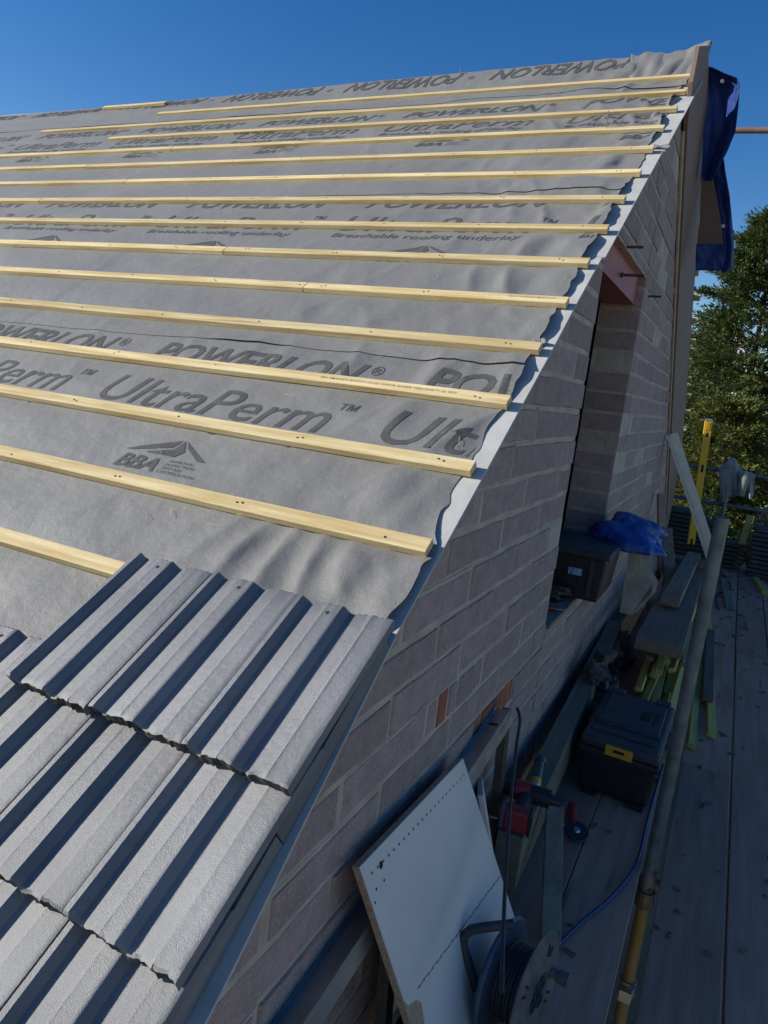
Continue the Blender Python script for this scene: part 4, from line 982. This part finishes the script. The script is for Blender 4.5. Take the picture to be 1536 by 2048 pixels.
# ------------------------------------------------------------------ stacks of dark roof tiles at the far end
random.seed(14)
for i, (x0, x1, y0, y1, n, lab) in enumerate(((-0.02, 0.26, 7.55, 7.9, 12, 'stack of dark roof tiles against the far wall corner'), (0.30, 0.62, 7.65, 7.98, 10, 'stack of dark roof tiles behind the scaffold upright'), (0.93, 1.35, 7.5, 7.9, 11, 'stack of dark roof tiles at the right of the far platform end'), (0.66, 0.86, 7.75, 8.0, 6, 'low stack of dark roof tiles under the upright plank'))):
    s_ = thing('tile_stack', ((x0 + x1) / 2, (y0 + y1) / 2, FL), lab, 'tile stack', 'tile stacks at the far end')
    for k in range(n):
        o = ob('tile', MB().box(((x0 + x1) / 2 + random.uniform(-.012, .012), (y0 + y1) / 2 + random.uniform(-.012, .012), FL + 0.03 + k * 0.052), (x1 - x0, y1 - y0, 0.040), Matrix.Rotation(random.uniform(-.03, .03), 3, 'Z')), 'black_lid', s_, bevel=0.004)

rg = random.Random(77); db = MB()
for i in range(170):
    far_ = rg.random() < 0.6
    x = rg.uniform(0.66, 1.5) if far_ else rg.uniform(0.3, 1.2); y = rg.uniform(4.5, 7.6) if far_ else rg.uniform(0.0, 4.5)
    k_ = rg.uniform(0.004, 0.013) * (1.5 if far_ else 1)
    c_ = chunk((x, y, FL + 0.003), (k_ * rg.uniform(1, 3), k_, 0.003), rg); db.add(c_.v, c_.f)
o = ob('wood_debris', db, 'timber_brown', None); o['kind'] = 'stuff'; o['label'] = 'wood chips and crumbs scattered over the scaffold boards'; o['category'] = 'debris'
# ------------------------------------------------------------------ trees and the far house
def conifer(name, base, H, R0, n, m, label, seed, leaf=0.13, shape=0.85, lean=0.0):
    rg = np.random.default_rng(seed)
    t = thing(name, base, label, 'tree', 'conifers beyond the platform')
    bx, by, bz = base
    ob('trunk', MB().tube([(bx, by, bz), (bx + .03, by, bz + H * .5), (bx + lean, by, bz + H * .97)], 0.16, 10, taper=[1, .6, .08]), 'bark', t, smooth=60)
    nb = int(n / 70)
    h = rg.random(nb) ** 0.85 * 0.985 + 0.01; az = rg.random(nb) * 2 * np.pi
    rad = R0 * np.clip(1 - h, 0.004, 1) ** shape * (0.55 + 0.55 * rg.random(nb) ** 1.3); rad = np.minimum(rad, R0 * (0.55 + 0.6 * h + 0.25))
    V = []; br = MB(); K, per = 13, 20
    nb = int(nb * 0.5)
    for i in range(nb):
        L = rad[i] * 1.12; rise_ = 0.10 + 0.75 * h[i] ** 2; b0 = np.array([bx + lean * h[i], by, bz + h[i] * H])
        d_ = np.array([np.cos(az[i]), np.sin(az[i]), rise_]); side = np.array([-np.sin(az[i]), np.cos(az[i]), 0])
        tk = 0.22 + 0.85 * rg.random(K) ** 0.75
        wd = np.clip(1.12 - tk, 0.05, 1) * 0.42 * L
        lat = rg.uniform(-1, 1, K)
        ck = b0 + d_ * (tk * L)[:, None] - np.array([0, 0, 1]) * (0.26 * L * tk ** 2 + 0.05 * np.abs(lat) * L)[:, None] + side * (lat * wd)[:, None]
        for c0_, t_, l_ in zip(ck, tk, lat):
            dk = d_ / np.linalg.norm(d_) * 0.9 + side * l_ * 0.7 + rg.normal(0, 0.16, 3) + np.array([0, 0, 0.10 - 0.25 * t_]); dk /= np.linalg.norm(dk)
            along = rg.random(per) * leaf * 3.0
            c = c0_ + dk * along[:, None] + rg.normal(0, leaf * 0.30, (per, 3)) * np.array([1, 1, 0.55])
            dirv = dk + rg.normal(0, 0.38, (per, 3)); dirv /= np.linalg.norm(dirv, axis=1)[:, None]
            sd = np.cross(dirv, rg.normal(0, 1, (per, 3))); sd /= np.linalg.norm(sd, axis=1)[:, None]
            l = leaf * (0.5 + 0.7 * rg.random(per))[:, None]; w = l * 0.16
            V.append(np.stack([c - sd * w * 0.4, c + dirv * l * 0.45 - sd * w, c + dirv * l, c + dirv * l * 0.5 + sd * w], 1))
        if i % 3 == 0: br.tube([tuple(b0), tuple(b0 + d_ * L * 0.5 - np.array([0, 0, .06 * L])), tuple(b0 + d_ * L * 0.95 - np.array([0, 0, .24 * L]))], 0.016, 4, cap=False)
    V = np.concatenate(V).reshape(-1, 3); k = len(V) // 4
    me = bpy.data.meshes.new('crown'); me.vertices.add(len(V)); me.vertices.foreach_set('co', (V - np.array(base)).ravel())
    me.loops.add(k * 4); me.loops.foreach_set('vertex_index', np.arange(k * 4)); me.polygons.add(k); me.polygons.foreach_set('loop_start', np.arange(k) * 4)
    me.update(calc_edges=True); me.validate(); me.materials.append(M[m])
    o = bpy.data.objects.new('crown', me); COL.objects.link(o); o.parent = t
    ob('branches', br, 'bark', t)
    return t
conifer('conifer_tree', (0.50, 18.0, GR), 8.45, 2.75, 74000, 'conifer2', 'tall dark conifer with feathery pointed top behind the spirit level', 1, 0.115, 0.60)
conifer('conifer_tree', (2.15, 17.0, GR), 9.0, 2.3, 40000, 'conifer', 'tall olive conifer at the right edge of the view', 2, 0.115, 0.55)
conifer('conifer_tree', (-0.75, 20.5, GR), 5.9, 1.9, 34000, 'conifer2', 'shorter conifer just right of the barge board', 3, 0.12, 0.55)
conifer('conifer_tree', (0.35, 15.0, GR), 4.1, 1.3, 24000, 'conifer', 'low olive conifer in front of the tall dark one', 4, 0.10, 0.5)
conifer('conifer_tree', (-1.9, 24.0, GR), 5.0, 1.6, 12000, 'conifer2', 'far conifer mostly hidden behind the barge board', 5, 0.14, 0.55)
def shrub(base, rx, rz, n, m, label, seed, leaf=0.07):
    rg = np.random.default_rng(seed); t = thing('shrub', base, label, 'shrub', 'shrubs beyond the platform')
    u = rg.normal(0, 1, (n, 3)); u /= np.linalg.norm(u, axis=1)[:, None]; rr = rg.random(n) ** 0.45
    k = 1 + 0.35 * np.sin(u[:, 0] * 5 + seed) * np.cos(u[:, 2] * 4 + seed)
    c = u * (rr * k)[:, None] * np.array([rx, rx, rz]) + np.array([0, 0, rz * 0.9]); c[:, 2] = np.maximum(c[:, 2], 0.05)
    dv = rg.normal(0, 1, (n, 3)) + u; dv /= np.linalg.norm(dv, axis=1)[:, None]; sd = np.cross(dv, rg.normal(0, 1, (n, 3))); sd /= np.linalg.norm(sd, axis=1)[:, None]
    l = leaf * (0.6 + .8 * rg.random(n))[:, None]; w = l * .38
    V = np.stack([c, c + dv * l * .5 - sd * w, c + dv * l, c + dv * l * .5 + sd * w], 1).reshape(-1, 3)
    me = bpy.data.meshes.new('foliage'); me.from_pydata(V.tolist(), [], [(4 * i, 4 * i + 1, 4 * i + 2, 4 * i + 3) for i in range(n)]); me.materials.append(M[m])
    o = bpy.data.objects.new('foliage', me); COL.objects.link(o); o.parent = t
    st_ = MB()
    for i in range(7): st_.tube([(base[0], base[1], base[2]), (base[0] + rx * .5 * math.cos(i), base[1] + rx * .5 * math.sin(i), base[2] + rz * 1.2)], 0.015, 5, cap=False)
    ob('stems', st_, 'bark', t)
shrub((0.35, 11.2, GR), 0.75, 1.25, 7000, 'shrub', 'light green shrub seen between the guard rails', 11)
shrub((1.35, 11.0, GR), 0.8, 1.15, 8000, 'dryleaf', 'shrub with dry brown leaves at the right behind the guard rails', 12)
shrub((-0.1, 10.6, GR), 0.6, 1.0, 5000, 'dryleaf', 'brown leaved shrub behind the spirit level foot', 13)
shrub((2.0, 12.2, GR), 0.9, 1.6, 7000, 'shrub', 'green shrub at the right edge behind the brown leaved one', 14)
fh = thing('far_house', (-6.5, 75, GR), 'distant pale house with a white roof glimpsed beside the barge board', 'house')
ob('wall', MB().box((-5.5, 75, 1.0), (9, 7, 9)), 'render', fh)
ob('roof', MB().prism([(-10.4, 71, 5.4), (-10.4, 79, 5.4), (-10.4, 75, 8.2)], (9.8, 0, 0)), 'roofwhite', fh)
ob('chimney', MB().box((-3.2, 75, 8.0), (0.8, 0.8, 2.2)), 'roofred', fh)
